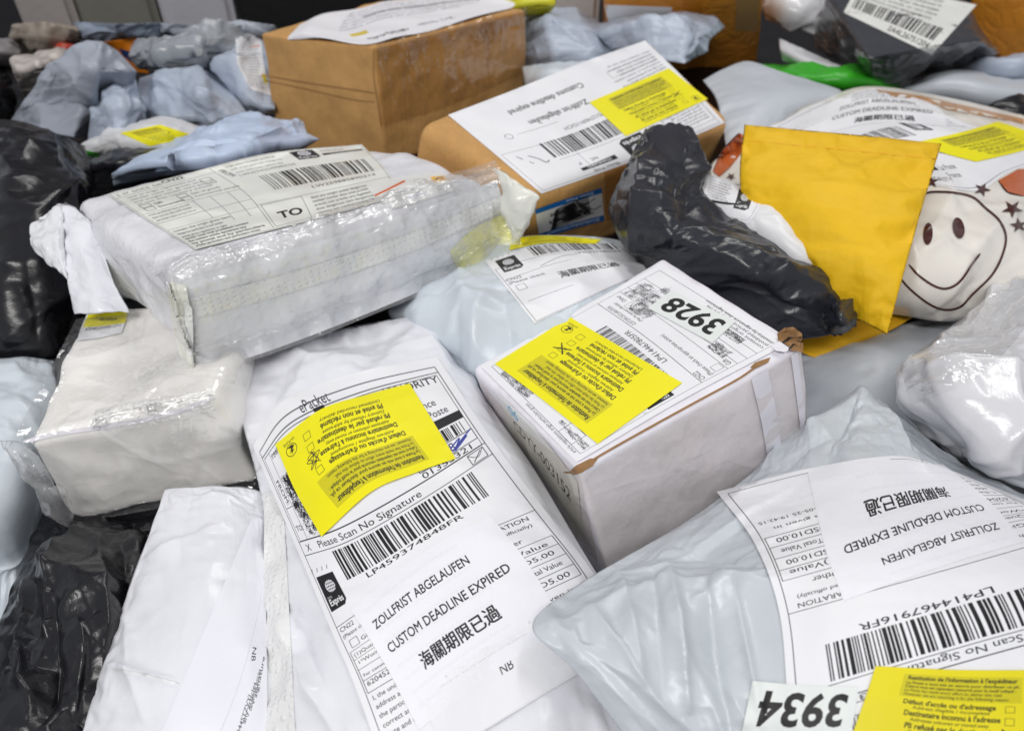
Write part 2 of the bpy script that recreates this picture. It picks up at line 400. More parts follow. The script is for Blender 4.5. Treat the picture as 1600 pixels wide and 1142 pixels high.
# ------------------------------------------------------------------ materials
def lin(c): return tuple(((v / 255) / 12.92 if v / 255 < .04045 else ((v / 255 + .055) / 1.055) ** 2.4) for v in c)
def mat_base(name):
    m = bpy.data.materials.new(name); m.use_nodes = True; nt = m.node_tree
    return m, nt, nt.nodes['Principled BSDF']
def surf(name, rgb, rough=.5, spec=.5, bumps=(), var=.06, vscale=30, coat=0, metal=0, img=None, transl=0, rvar=0, tint=None, tscale=6, tamt=.5):
    m, nt, b = mat_base(name); N = nt.nodes; L = nt.links
    tc = N.new('ShaderNodeTexCoord')
    def nz(sc, det=5, ro=.6, dist=0, kind='ShaderNodeTexNoise', stretch=None):
        vec = tc.outputs['Object']
        if stretch:
            mp = N.new('ShaderNodeMapping'); mp.inputs['Scale'].default_value = stretch[:3]
            if len(stretch) > 3: mp.inputs['Rotation'].default_value = (0, 0, stretch[3])
            L.new(vec, mp.inputs[0]); vec = mp.outputs[0]
        if dist:
            dn = N.new('ShaderNodeTexNoise'); dn.inputs['Scale'].default_value = sc * .5; L.new(vec, dn.inputs[0])
            vm = N.new('ShaderNodeVectorMath'); vm.operation = 'MULTIPLY_ADD'
            vm.inputs[1].default_value = (dist / sc,) * 3; L.new(dn.outputs['Color'], vm.inputs[0]); L.new(vec, vm.inputs[2]); vec = vm.outputs[0]
        if kind == 'vor':
            t = N.new('ShaderNodeTexVoronoi'); t.feature = 'DISTANCE_TO_EDGE'; t.inputs['Scale'].default_value = sc
            L.new(vec, t.inputs[0])
            mr = N.new('ShaderNodeMapRange'); mr.interpolation_type = 'SMOOTHSTEP'; mr.inputs[2].default_value = .22; L.new(t.outputs['Distance'], mr.inputs[0]); return mr.outputs[0]
        if kind == 'cell':
            t = N.new('ShaderNodeTexVoronoi'); t.feature = 'F1'; t.inputs['Scale'].default_value = sc; t.inputs['Randomness'].default_value = 1
            L.new(vec, t.inputs[0]); return t.outputs['Distance']
        if kind == 'dot':
            t = N.new('ShaderNodeTexVoronoi'); t.feature = 'F1'; t.inputs['Scale'].default_value = sc; t.inputs['Randomness'].default_value = .08
            L.new(vec, t.inputs[0])
            mr = N.new('ShaderNodeMapRange'); mr.interpolation_type = 'SMOOTHSTEP'; mr.inputs[1].default_value = .46; mr.inputs[2].default_value = .15; L.new(t.outputs['Distance'], mr.inputs[0]); return mr.outputs[0]
        if kind == 'wave':
            t = N.new('ShaderNodeTexWave'); t.inputs['Scale'].default_value = sc; t.inputs['Distortion'].default_value = 1.5; t.inputs['Detail'].default_value = 2
            L.new(vec, t.inputs[0]); return t.outputs['Fac']
        t = N.new('ShaderNodeTexNoise'); t.inputs['Scale'].default_value = sc; t.inputs['Detail'].default_value = det; t.inputs['Roughness'].default_value = ro
        L.new(vec, t.inputs[0]); return t.outputs['Fac']
    if img is not None:
        it = N.new('ShaderNodeTexImage'); it.image = img; it.interpolation = 'Cubic'; it.extension = 'EXTEND'
        uvn = N.new('ShaderNodeUVMap'); uvn.uv_map = 'uv'; L.new(uvn.outputs[0], it.inputs[0]); base = it.outputs['Color']
    else:
        rg = N.new('ShaderNodeRGB'); rg.outputs[0].default_value = (*lin(rgb), 1); base = rg.outputs[0]
    if tint is not None:
        mx = N.new('ShaderNodeMixRGB'); mr = N.new('ShaderNodeMapRange'); mr.inputs[1].default_value = .46; mr.inputs[2].default_value = .7; mr.inputs[4].default_value = tamt
        L.new(nz(tscale, 6, .65, 1), mr.inputs[0]); L.new(mr.outputs[0], mx.inputs[0]); L.new(base, mx.inputs[1]); mx.inputs[2].default_value = (*lin(tint), 1); base = mx.outputs[0]
    if var:
        hv = N.new('ShaderNodeHueSaturation'); mr = N.new('ShaderNodeMapRange')
        mr.inputs[1].default_value = .3; mr.inputs[2].default_value = .7; mr.inputs[3].default_value = 1 - var; mr.inputs[4].default_value = 1 + var
        L.new(nz(vscale, 6, .7), mr.inputs[0]); L.new(mr.outputs[0], hv.inputs['Value']); L.new(base, hv.inputs['Color']); base = hv.outputs[0]
    L.new(base, b.inputs['Base Color'])
    b.inputs['Roughness'].default_value = rough; b.inputs['Specular IOR Level'].default_value = spec; b.inputs['Metallic'].default_value = metal
    b.inputs['Coat Weight'].default_value = coat; b.inputs['Coat Roughness'].default_value = .15
    if rvar:
        mr = N.new('ShaderNodeMapRange'); mr.inputs[1].default_value = .3; mr.inputs[2].default_value = .7; mr.inputs[3].default_value = rough - rvar; mr.inputs[4].default_value = rough + rvar
        L.new(nz(vscale * .7, 4), mr.inputs[0]); L.new(mr.outputs[0], b.inputs['Roughness'])
    prev = None
    for kind, sc, dep, dist, *rest in bumps:
        bp = N.new('ShaderNodeBump'); bp.inputs['Strength'].default_value = 1; bp.inputs['Distance'].default_value = dep
        L.new(nz(sc, 5, .55, dist, kind, rest[0] if rest else None), bp.inputs['Height'])
        if prev: L.new(prev, bp.inputs['Normal'])
        prev = bp.outputs[0]
    if prev: L.new(prev, b.inputs['Normal']); L.new(prev, b.inputs['Coat Normal'])
    m['_rough'] = rough
    return m
PAPER_B = (('n', 500, .00006, 0), ('n', 40, .0006, 0))
def paper(name, img, rough=.5, rgb=(232, 232, 236), coat=0, bumps=PAPER_B, spec=.4): return surf(name, rgb, rough, spec, bumps, .025, 12, img=img, coat=coat)
CR1 = (('vor', 45, .0012, 1.2), ('n', 160, .0006, 1), ('n', 900, .00006, 0))
def polymat(name, rgb, rough=.38, b=1.0, var=.04, spec=.5, **k):
    return surf(name, rgb, rough, spec, (('n', 36, .0010 * b, 2.5), ('n', 130, .00015 * b, 2)), var, 18, rvar=.06, **k)
def filmmat(name, f0=.10, f1=.75, rough=.12, col=(1, 1, 1), bumps=(('vor', 45, .0006, 1.5), ('n', 90, .0007, 1.2)), white=.0, haze=(.9, .9, .92)):
    m = bpy.data.materials.new(name); m.use_nodes = True; nt = m.node_tree; N = nt.nodes; L = nt.links
    N.remove(N['Principled BSDF']); out = N['Material Output']
    tr = N.new('ShaderNodeBsdfTransparent'); tr.inputs[0].default_value = (*col, 1)
    gl = N.new('ShaderNodeBsdfGlossy'); gl.inputs['Roughness'].default_value = rough
    lw = N.new('ShaderNodeLayerWeight'); lw.inputs[0].default_value = .22
    mr = N.new('ShaderNodeMapRange'); mr.inputs[3].default_value = f0; mr.inputs[4].default_value = f1
    mx = N.new('ShaderNodeMixShader'); L.new(lw.outputs['Facing'], mr.inputs[0]); L.new(mr.outputs[0], mx.inputs[0])
    tc = N.new('ShaderNodeTexCoord'); prev = None
    for kind, sc, dep, dist in bumps:
        if kind == 'vor':
            t = N.new('ShaderNodeTexVoronoi'); t.feature = 'DISTANCE_TO_EDGE'; o = t.outputs['Distance']
        else:
            t = N.new('ShaderNodeTexNoise'); o = t.outputs['Fac']; t.inputs['Detail'].default_value = 4
        t.inputs['Scale'].default_value = sc
        dn = N.new('ShaderNodeTexNoise'); dn.inputs['Scale'].default_value = sc * .4; L.new(tc.outputs['Object'], dn.inputs[0])
        vm = N.new('ShaderNodeVectorMath'); vm.operation = 'MULTIPLY_ADD'; vm.inputs[1].default_value = (dist / sc * 2,) * 3
        L.new(dn.outputs['Color'], vm.inputs[0]); L.new(tc.outputs['Object'], vm.inputs[2]); L.new(vm.outputs[0], t.inputs[0])
        bp = N.new('ShaderNodeBump'); bp.inputs['Distance'].default_value = dep; L.new(o, bp.inputs['Height'])
        if prev: L.new(prev, bp.inputs['Normal'])
        prev = bp.outputs[0]
    L.new(prev, gl.inputs['Normal']); L.new(prev, lw.inputs['Normal'])
    base = tr.outputs[0]
    if white:
        df = N.new('ShaderNodeBsdfDiffuse'); df.inputs[0].default_value = (*haze, 1); m2 = N.new('ShaderNodeMixShader'); m2.inputs[0].default_value = white
        L.new(tr.outputs[0], m2.inputs[1]); L.new(df.outputs[0], m2.inputs[2]); base = m2.outputs[0]
    L.new(base, mx.inputs[1]); L.new(gl.outputs[0], mx.inputs[2]); L.new(mx.outputs[0], out.inputs[0])
    return m
BLACKB = (('n', 40, .0012, 2.5), ('n', 140, .0002, 2))
M = dict(
    white_poly=polymat('white_poly', (222, 222, 224), .33, .8),
    white_poly2=polymat('white_glossy_poly', (226, 227, 233), .23, .6),
    grey_poly=polymat('pale_blue_grey_poly', (194, 200, 206), .34, .7),
    grey_poly2=polymat('blue_grey_poly', (172, 182, 198), .38, .9),
    grey_poly3=polymat('mid_grey_poly', (162, 168, 180), .4, .9),
    ice_poly=polymat('ice_blue_poly', (203, 211, 219), .33, .9),
    flat_grey=polymat('flat_grey_poly', (188, 193, 200), .42, .35),
    silver_poly=polymat('silvery_white_poly', (214, 214, 218), .2, .8),
    black_poly=surf('black_poly', (20, 20, 25), .27, .5, BLACKB, .1, 20, rvar=.08),
    slate_poly=surf('slate_black_poly', (38, 40, 47), .27, .5, BLACKB, .1, 20, rvar=.08),
    darkbox=surf('dark_wrapped_poly', (58, 60, 66), .3, .5, BLACKB, .1, 20),
    green_poly=polymat('green_poly', (52, 168, 30), .35, .8),
    kraft=surf('kraft_board', (200, 154, 96), .75, .25, (('wave', 60, .00015, 0), ('n', 26, .003, 0), ('n', 800, .00012, 0)), .10, 40, tint=(140, 100, 62), tscale=9, tamt=.35),
    kraft_dark=surf('kraft_board_edge', (152, 116, 80), .8, .2, (('n', 300, .001, 1), ('n', 900, .0004, 0)), .15, 200),
    kraft_crease=surf('kraft_crease', (162, 122, 78), .8, .2, (), .1, 60),
    amber=surf('amber_taped_board', (206, 134, 44), .3, .5, (('n', 25, .002, 0), ('vor', 40, .0005, 1)), .08, 14, coat=.4),
    white_board=surf('white_board', (232, 229, 237), .5, .35, (('n', 30, .0018, 0), ('n', 500, .00005, 0)), .04, 30, tint=(190, 184, 186), tscale=22, tamt=.5),
    cream_board=surf('cream_board', (250, 247, 243), .5, .35, (('n', 22, .001, 0), ('vor', 26, .0003, 1.5)), .04, 14, tint=(206, 198, 190), tscale=12, tamt=.06),
    bubble=surf('white_bubble_poly', (224, 225, 229), .3, .5, (('dot', 95, .0006, .5), ('n', 55, .001, 1)), .05, 40),
    wraptop=surf('white_shrunk_poly', (224, 224, 229), .30, .5, (('n', 60, .0030, 1.0, (1, .35, 1, .8)), ('n', 160, .0004, 1.2)), .04, 40),
    net=surf('netted_bubble_strip', (226, 226, 226), .36, .5, (('dot', 260, .0005, 0), ('n', 80, .0006, 0)), .03, 120),
    ribbed=surf('ribbed_strip', (228, 228, 228), .33, .5, (('dot', 260, .0004, .3), ('n', 60, .0006, 0)), .05, 60),
    yellow_env=surf('yellow_envelope_paper', (230, 184, 22), .6, .3, (('n', 22, .003, 0), ('dot', 110, .00012, .4), ('n', 500, .00008, 0)), .05, 12, tint=(204, 154, 20), tscale=9, tamt=.25),
    yellow_env2=surf('yellow_envelope_paper_dull', (232, 178, 30), .6, .3, (('n', 22, .002, 0), ('n', 500, .00008, 0)), .03, 8),
    orange_env=surf('orange_envelope_paper', (214, 122, 20), .5, .3, (('n', 30, .002, 0),), .06, 20),
    smile_poly=polymat('cream_printed_poly', (232, 227, 219), .24, .8),
    brown_ink=surf('dark_brown_ink', (70, 28, 22), .25, .5, (('n', 60, .001, 0),), .05, 30),
    orange_ink=surf('rust_orange_ink', (192, 96, 44), .25, .5, (('n', 60, .001, 0),), .05, 30),
    tan_ink=surf('tan_ink', (196, 150, 108), .25, .5, (('n', 60, .001, 0),), .05, 30),
    floor=surf('dark_table', (30, 30, 33), .6, .3, (('n', 40, .002, 0),), .2, 10),
    wall=surf('grey_wall', (128, 126, 130), .7, .2, (('n', 200, .0005, 0),), .05, 5),
    film=filmmat('clear_film', .06, .6, .10, white=.05),
    film2=filmmat('clear_milky_film', .055, .6, .10, white=.14, haze=(.95, .95, .97)),
    tape=filmmat('clear_packing_tape', .03, .3, .14, (.98, .96, .93), (('n', 30, .0006, 1), ('vor', 24, .0003, 1))),
    tape_shiny=filmmat('shiny_packing_tape', .06, .45, .12, (.96, .93, .88), (('n', 30, .0012, 2),)),
    milky=polymat('milky_film_flap', (224, 224, 216), .22, 1.0),
    ink=surf('black_ink', (24, 24, 26), .5, .3, (), .05, 100),
    pen=surf('black_pen', (22, 22, 28), .4, .3, (), .05, 100),
    blue_ink=surf('blue_ink', (70, 168, 214), .5, .3, (), .1, 300),
)

# ------------------------------------------------------------------ flat print, drawn into generated images
_tc = {}
def text_segs(s, bold):
    key = (s, bold)
    if key in _tc: return _tc[key]
    cu = bpy.data.curves.new('t', 'FONT'); cu.body = s; cu.size = 1; cu.resolution_u = 3; cu.offset = bold; cu.fill_mode = 'FRONT'
    ob = bpy.data.objects.new('t', cu); me = bpy.data.meshes.new_from_object(ob)
    cnt = {}
    for p in me.polygons:
        for e in p.edge_keys: cnt[e] = cnt.get(e, 0) + 1
    V = np.array([v.co[:2] for v in me.vertices]) if len(me.vertices) else np.zeros((0, 2))
    E_ = [e for e, c in cnt.items() if c == 1]
    S = V[np.array(E_)] if E_ else np.zeros((0, 2, 2))
    wid = S[..., 0].max() if len(S) else 0
    bpy.data.objects.remove(ob); bpy.data.curves.remove(cu); bpy.data.meshes.remove(me)
    _tc[key] = (S, wid); return S, wid
class Canvas:
    def __init__(s, w, h, col=(232, 232, 236)):
        s.w, s.h = w, h; s.a = np.ones((h, w, 3), np.float32) * (np.array(col, np.float32) / 255)
    def segs(s, S, col, alpha=1.):
        S = np.asarray(S, float)
        if len(S) == 0: return
        Q = 3
        x0 = max(0, int(np.floor(S[..., 0].min())) - 1); y0 = max(0, int(np.floor(S[..., 1].min())) - 1)
        x1 = min(s.w, int(np.ceil(S[..., 0].max())) + 2); y1 = min(s.h, int(np.ceil(S[..., 1].max())) + 2)
        if x1 <= x0 or y1 <= y0: return
        W, H = (x1 - x0) * Q, (y1 - y0) * Q
        A = (S - (x0, y0)) * Q
        a, b = A[:, 0], A[:, 1]; sw = a[:, 1] > b[:, 1]; a, b = np.where(sw[:, None], b, a), np.where(sw[:, None], a, b)
        r0 = np.clip(np.ceil(a[:, 1] - .5), 0, H).astype(int); r1 = np.clip(np.ceil(b[:, 1] - .5), 0, H).astype(int)
        n = r1 - r0; ok = n > 0; a, b, r0, n = a[ok], b[ok], r0[ok], n[ok]
        if not len(n): return
        idx = np.repeat(np.arange(len(n)), n); row = np.arange(n.sum()) - np.repeat(np.cumsum(n) - n, n) + r0[idx]
        t = (row + .5 - a[idx, 1]) / (b[idx, 1] - a[idx, 1]); x = a[idx, 0] + t * (b[idx, 0] - a[idx, 0])
        c = np.clip(np.ceil(x - .5), 0, W).astype(int)
        T = np.zeros((H, W + 1), np.int32); np.add.at(T, (row, c), 1)
        m = (np.cumsum(T, 1)[:, :W] % 2).reshape(y1 - y0, Q, x1 - x0, Q).mean((1, 3))[..., None] * alpha
        R = s.a[y0:y1, x0:x1]; R[:] = R * (1 - m) + np.array(col, np.float32) / 255 * m
    def poly(s, pts, col=(20, 20, 24), alpha=1.):
        p = np.array(pts, float); s.segs(np.stack([p, np.roll(p, -1, 0)], 1), col, alpha)
    def rect(s, x, y, w, h, col=(20, 20, 24), alpha=1.): s.poly([(x, y), (x + w, y), (x + w, y + h), (x, y + h)], col, alpha)
    def line(s, x0, y0, x1, y1, t=2, col=(30, 30, 34)):
        d = np.array([x1 - x0, y1 - y0], float); d /= np.linalg.norm(d) + 1e-9; n = np.array([-d[1], d[0]]) * t / 2
        s.poly([(x0 + n[0], y0 + n[1]), (x1 + n[0], y1 + n[1]), (x1 - n[0], y1 - n[1]), (x0 - n[0], y0 - n[1])], col)
    def frame(s, x, y, w, h, t=2, col=(30, 30, 34)):
        s.line(x, y, x + w, y, t, col); s.line(x, y + h, x + w, y + h, t, col); s.line(x, y, x, y + h, t, col); s.line(x + w, y, x + w, y + h, t, col)
    def path(s, pts, t=3, col=(20, 20, 24)):
        p = cr(np.array(pts, float), len(pts) * 8)
        for a, b in zip(p[:-1], p[1:]): s.line(*a, *b, t, col)
    def text(s, x, y, size, st, col=(28, 28, 32), bold=0, rot=0, fit=None, shear=0):
        S, wd = text_segs(st, bold)
        if not len(S): return
        sx = size if fit is None else fit / wd
        X = S[..., 0] * sx + S[..., 1] * size * shear; Y = -S[..., 1] * size
        c, q = math.cos(rot), math.sin(rot)
        if ord(st[0]) > 9000:
            for dx, dy in ((-2, 0), (2, 0), (0, 2)): s.segs(np.stack([x + X + dx, y + Y + dy], -1), col)
        s.segs(np.stack([x + X * c - Y * q, y + X * q + Y * c], -1), col)
    def circle(s, x, y, r, t=3, col=(20, 20, 24), ry=None):
        A = np.linspace(0, 2 * np.pi, 40); ry = ry or r
        for a, b in zip(A[:-1], A[1:]): s.line(x + r * math.cos(a), y + ry * math.sin(a), x + r * math.cos(b), y + ry * math.sin(b), t, col)
    def barcode(s, x, y, w, h, seed=1, unit=3.4, col=(16, 16, 20)):
        r = random.Random(seed); q = x
        while q < x + w:
            b = r.choice([1, 1, 1, 2, 2, 3]) * unit; g = r.choice([1, 1, 1, 2, 2, 3]) * unit
            s.rect(q, y, min(b, x + w - q), h, col); q += b + g
    def speck(s, x, y, w, h, dens=.5, seed=1, cell=3, col=(24, 24, 30), ragged=True):
        """smeared ink, as left by a marker pen over an address"""
        rng = np.random.default_rng(seed); n, m = int(h / cell), int(w / cell)
        k = rng.uniform(0, 1, (n, m)); lo = noise(n, m, 7, 7, rng) * .35
        e = np.minimum.outer(np.minimum(np.arange(n), n - 1 - np.arange(n)) / 4, np.minimum(np.arange(m), m - 1 - np.arange(m)) / 4)
        M_ = (k < dens + lo - np.clip(1 - e, 0, 1) * .5 * ragged)
        M_ = np.repeat(np.repeat(M_, cell, 0), cell, 1)[:, :, None]
        x, y = int(x), int(y); R = s.a[y:y + M_.shape[0], x:x + M_.shape[1]]; M_ = M_[:R.shape[0], :R.shape[1]]
        R[:] = np.where(M_, np.array(col) / 255, R)
    def img(s, name):
        im = bpy.data.images.new(name, s.w, s.h, alpha=False)
        b = np.ones((s.h, s.w, 4), np.float32); b[..., :3] = s.a[::-1]; im.pixels.foreach_set(b.ravel()); im.update(); im.pack()
        return im

def globe(c, x, y, w, h, rot=0, word='Exprès'):
    """black express badge: a globe of mesh dots over a word, lower right corner cut"""
    cc, q = math.cos(rot), math.sin(rot)
    def R(a, b): return (x + a * w * cc - b * h * q, y + a * w * q + b * h * cc)
    c.poly([R(0, 0), R(1, 0), R(1, .86), R(.82, 1), R(0, 1)], (26, 26, 30))
    gx, gy, r = .52, .34, .27
    A = np.linspace(0, 2 * np.pi, 28)
    c.poly([R(gx + r * math.cos(a), gy + r * w / h * math.sin(a)) for a in A], (215, 215, 220))
    for i in range(-2, 3):
        for j in range(-2, 3):
            if i * i + j * j < 6:
                X, Y = gx + i * .095 + (j % 2) * .04, gy + j * .085
                c.poly([R(X + .03 * math.cos(a), Y + .03 * math.sin(a)) for a in np.linspace(0, 6.28, 8)], (26, 26, 30))
    px, py = R(.1, .86)
    c.text(px, py, .27 * h, word, (238, 238, 240), .02, rot, fit=.78 * w)
    c.text(*R(.1, .66), .1 * h, 'EMS', (225, 225, 228), 0, rot)
    for i in range(4): c.line(*R(-.12 + i * .3, -.12), *R(-.04 + i * .3, -.22), 3)

YEL = (238, 228, 8)
FR = ["La Poste a tout mis en œuvre pour distribuer ce pli.", "Celui-ci vous est cependant retourné pour le motif indiqué :",
      "La Poste has made every effort to deliver this mail.", "However, we are returning it for the following reason:"]
OPT = [("Défaut d'accès ou d'adressage", "Address illegible / incomplete"), ("Destinataire inconnu à l'adresse", "Addressee unknown or moved away"),
       ("Pli refusé par le destinataire", "Delivery refused by addressee"), ("Pli avisé et non réclamé", "Unclaimed recorded delivery")]
def yellow(name, mark, style=0, w=1100, h=660, dull=0):
    c = Canvas(w, h, YEL if not dull else (226, 212, 30))
    c.rect(200, 60, 740, 215, (196, 186, 30) if style != 2 else (205, 195, 20), .75)
    c.text(230, 112, 54, "Restitution de l'information à l'expéditeur", bold=.025, fit=680)
    for i, t in enumerate(FR): c.text(225, 155 + i * 36, 36, t, bold=.014 if i < 2 else .002, fit=[700, 680, 600, 640][i], shear=0 if i < 2 else .15)
    for i, (a, b) in enumerate(OPT):
        y = 330 + i * 80
        c.text(235 + 20 * i, y, 50, a, bold=.022, fit=[560, 570, 540, 470][i]); c.text(300, y + 33, 32, b, bold=.004, shear=.15, fit=460)
        c.frame(850, y - 30, 52, 44, 3)
    y = 330 + mark * 80
    if style == 0:
        for i in range(2): c.path([(835, y - 42 + i * 5), (880, y - 5), (930, y + 34)], 8); c.path([(940, y - 34), (880, y - 6 + i * 5), (820, y + 28)], 8)
    else:
        c.path([(840, y - 45), (925, y + 20), (860, y + 32), (930, y - 50), (820, y + 20), (940, y + 5), (850, y - 30), (890, y + 50)], 5, (50, 46, 40))
        c.path([(900, y - 60), (865, y - 10), (880, y + 46)], 5, (50, 46, 40))
    c.circle(1010, 560, 42, 4, ry=36); c.poly([(980, 575), (1030, 545), (1010, 572), (1040, 585), (1000, 588)], (30, 28, 20)); c.poly([(990, 555), (1020, 535), (1010, 560)], (30, 28, 20))
    c.text(965, 622, 26, "LA POSTE", fit=90)
    return c.img(name)
def declaration(c, x, y, w, price):
    """customs declaration half of the label"""
    c.line(30, y, w - 30, y, 3)
    c.text(40, y + 36, 34, 'CN22'); c.text(40, y + 74, 30, '(Please check an appropriate action)')
    c.text(w - 330, y + 38, 34, 'DECLARATION', fit=260); c.text(w - 345, y + 76, 26, '(be opened officially)', fit=270)
    c.frame(60, y + 100, 44, 50, 3); c.text(118, y + 145, 38, 'Gift'); c.frame(w - 330, y + 100, 50, 50, 3); c.text(w - 325, y + 142, 40, 'X'); c.text(w - 250, y + 146, 42, 'Other')
    y0 = y + 168; c.frame(40, y0, w - 80, 265, 3)
    for q in (60, 130, 200): c.line(40, y0 + q, w - 40, y0 + q, 3)
    c.line(w - 290, y0, w - 290, y0 + 265, 3)
    for q, t in ((0, '(3)Value'), (60, price), (130, '(7)Total Value'), (200, price)): c.text(w - 265, y0 + q + 48, 40, t, fit=190)
    c.text(50, y0 + 44, 34, '(1)Quantity and detailed'); c.text(50, y0 + 100, 34, "1*Women's clothes"); 
    c.text(50, y0 + 182, 26, 'For commercial items only'); c.text(50, y0 + 236, 38, '6204520000')
    for i, t in enumerate(['I, the undersigned whose name and', 'address are given on the item, certify that', 'the particulars given in this declaration are', 'correct and that this item does not contain', 'Date and sender signature']):
        c.text(50, y0 + 305 + i * 40, 30, t)
    c.text(w - 330, y0 + 320, 26, 'Mers given in', fit=240); c.text(w - 330, y0 + 372, 26, '2024-05-25 19:42:15', fit=280)
def epacket(name, num, price='USD5.00', w=1000, h=1600, seed=1, by=560, smear=True):
    c = Canvas(w, h)
    c.frame(30, 38, w - 60, h - 68, 3); c.line(30, 62, w - 30, 62, 3); c.frame(42, 72, w - 84, 316, 2)
    c.text(400, 56, 46, 'ePacket'); c.rect(455, 58, 52, 10); c.text(465, 100, 44, 'R', bold=.03)
    c.text(765, 99, 36, 'PRIORITY', bold=.006, fit=190); c.line(752, 72, 752, 102, 6)
    c.text(800, 176, 36, 'France'); c.text(800, 214, 36, 'La Poste'); c.rect(740, 226, 218, 32, (24, 24, 28)); c.barcode(745, 264, 190, 44, 4, 3.4)
    c.frame(700, 312, 258, 44, 3); c.text(800, 350, 46, '398', (34, 34, 90)); c.path([(830, 345), (900, 320), (860, 352), (930, 325), (850, 350), (955, 310)], 5, (50, 60, 150))
    c.text(700, 382, 32, '01355321', fit=220)
    c.text(52, 160, 32, 'FROM:', rot=1.45); c.text(50, 350, 30, 'TO:')
    c.line(92, 72, 92, 388, 2); c.line(42, 260, 92, 260, 2)
    if smear: c.speck(98, 160, 120, 150, .75, seed, 3); c.speck(110, 290, 95, 90, .45, seed + 3, 3)
    c.speck(100, 80, 330, 20, .42, seed + 5, 2)
    c.line(30, 390, w - 30, 390, 3); c.line(30, 448, w - 30, 448, 3)
    c.text(60, 434, 40, 'X'); c.text(140, 434, 42, 'Please Scan No Signature', fit=520); c.frame(885, 398, 68, 44, 3); c.path([(885, 398), (919, 424), (953, 398)], 2); c.line(895, 436, 940, 404, 3)
    c.barcode(205, 462, 660, 150, seed + 9, 4.4)
    c.text(300, 655, 44, num, bold=.004, fit=440)
    globe(c, 40, 545, 110, 165)
    declaration(c, 0, 785, w, price)
    return c
def notice(name, w=900, h=620, nb=False, big=False, cjk=True):
    c = Canvas(w, h, (234, 234, 240))
    rng = np.random.default_rng(5)
    for i in range(9): c.text(60, 60 + i * 62, 30, 'this declaration are correct and this item does not', (224, 224, 230))
    c.text(60, 160, 64, 'ZOLLFRIST ABGELAUFEN', bold=.012, fit=620)
    c.text(60, 295, 64, 'CUSTOM DEADLINE EXPIRED', bold=.012, fit=760)
    if cjk: c.text(190, 440, 80, '海關期限已過', fit=480)
    if nb: c.text(620, 560, 46, 'NB')
    return c
def number(name, t):
    c = Canvas(900, 300, (224, 228, 226)); c.text(60, 245, 270, t, (14, 14, 16), bold=.028, fit=740, shear=.12)
    return c.img(name)
def para(c, x, y, w, n, size=20, lead=26, seed=1, col=(60, 60, 66), bold=0):
    words = 'the particulars given in this customs declaration are correct and item does not contain any dangerous article or prohibited by legislation postal regulations sender signature date content value weight gross total number country origin tariff'.split()
    r = random.Random(seed)
    for i in range(n):
        s = ' '.join(r.choice(words) for _ in range(5)); c.text(x, y + i * lead, size, s, col, bold, fit=w * r.uniform(.75, 1))

# ------------------------------------------------------------------ surroundings
fl = P(800, -40, -.09)
def plain_box(name, x0, x1, y0, y1, z0, z1, mat, parent=None, r=.01):
    bm = bmesh.new(); bmesh.ops.create_cube(bm, size=1)
    for v in bm.verts: v.co = Vector(((x0, x1)[v.co.x > 0], (y0, y1)[v.co.y > 0], (z0, z1)[v.co.z > 0]))
    if r: bmesh.ops.bevel(bm, geom=bm.edges[:], offset=r, segments=3, affect='EDGES')
    bm.verts.index_update(); V = [tuple(v.co) for v in bm.verts]; F = [[v.index for v in f.verts] for f in bm.faces]; bm.free()
    return mesh_obj(name, V, F, mat, parent, smooth=False)
tag(plain_box('floor', -2.6, 2.6, -1.2, 3.2, -.12, -.10, M['floor'], r=0), None, None, kind='structure')
tag(plain_box('wall', -2.6, 2.6, 2.75, 2.85, -.1, 2.6, M['wall'], r=0), None, None, kind='structure')

# black sheet added under the heap so the gaps between parcels turn dark
def filler():
    n = m = 121
    x, y = np.meshgrid(np.linspace(-1.3, 1.3, m), np.linspace(.0, 1.55, n))
    rng = np.random.default_rng(9)
    z = -.045 + noise(n, m, 12, 12, rng) * .02 + noise(n, m, 30, 30, rng) * .008
    e = np.minimum(1, np.minimum(x + 1.3, 1.3 - x) / .1) * np.minimum(1, np.minimum(y, 1.55 - y) / .1)
    z = z * e - .095 * (1 - e)
    o = sheet('filler', np.stack([x, y, z], -1)[::-1], M['black_poly'])
    tag(o, 'black plastic sheet added to darken the gaps beneath the heap of parcels', 'filler')
filler()

def base_of(*pts):
    A = np.array([P(*p) for p in pts]); q = A.mean(0); q[2] = A[:, 2].min() - .03; return q
def add_label(root, body, name, ctrl, mat, **k): return decal(name, body, ctrl, mat, root, **k)

# ---- large back row -------------------------------------------------------------------------
def storage(name, x0, x1, y0, z1, rgb, label, cat='crate', z0=-.1, dy=.28):
    m = surf(name + '_mat', rgb, .6, .3, (('n', 60, .001, 0),), .06, 20)
    t = thing(name, label, cat, ((x0 + x1) / 2, y0 + dy / 2, z0))
    plain_box('body', x0, x1, y0, y0 + dy, z0, z1, m, t, .012)
    plain_box('rim', x0 - .012, x1 + .012, y0 - .014, y0 + dy + .012, z1 + .0005, z1 + .022, m, t, .005)
    return t
def sx(px, y, z=.0): # x of a pixel column at distance y
    yr = y; tz = z - CAM[2]
    dep = yr * _c - tz * _s
    return (px - 800) / FPX * dep
storage('storage_crate', sx(28, 1.58), sx(118, 1.58), 1.58, .24, (168, 160, 156), 'taupe plastic crate standing far left behind the parcels', z0=-.1)
storage('storage_crate', sx(122, 1.58), sx(246, 1.58), 1.58, .24, (122, 120, 112), 'dark olive crate standing behind the grey bags at far left')
storage('storage_crate', sx(250, 1.58), sx(366, 1.58), 1.58, .24, (186, 184, 190), 'mid grey plastic crate between the olive crate and the black one')
storage('storage_crate', sx(372, 1.58), sx(738, 1.58), 1.58, .24, (22, 22, 24), 'long black crate standing behind the brown carton')
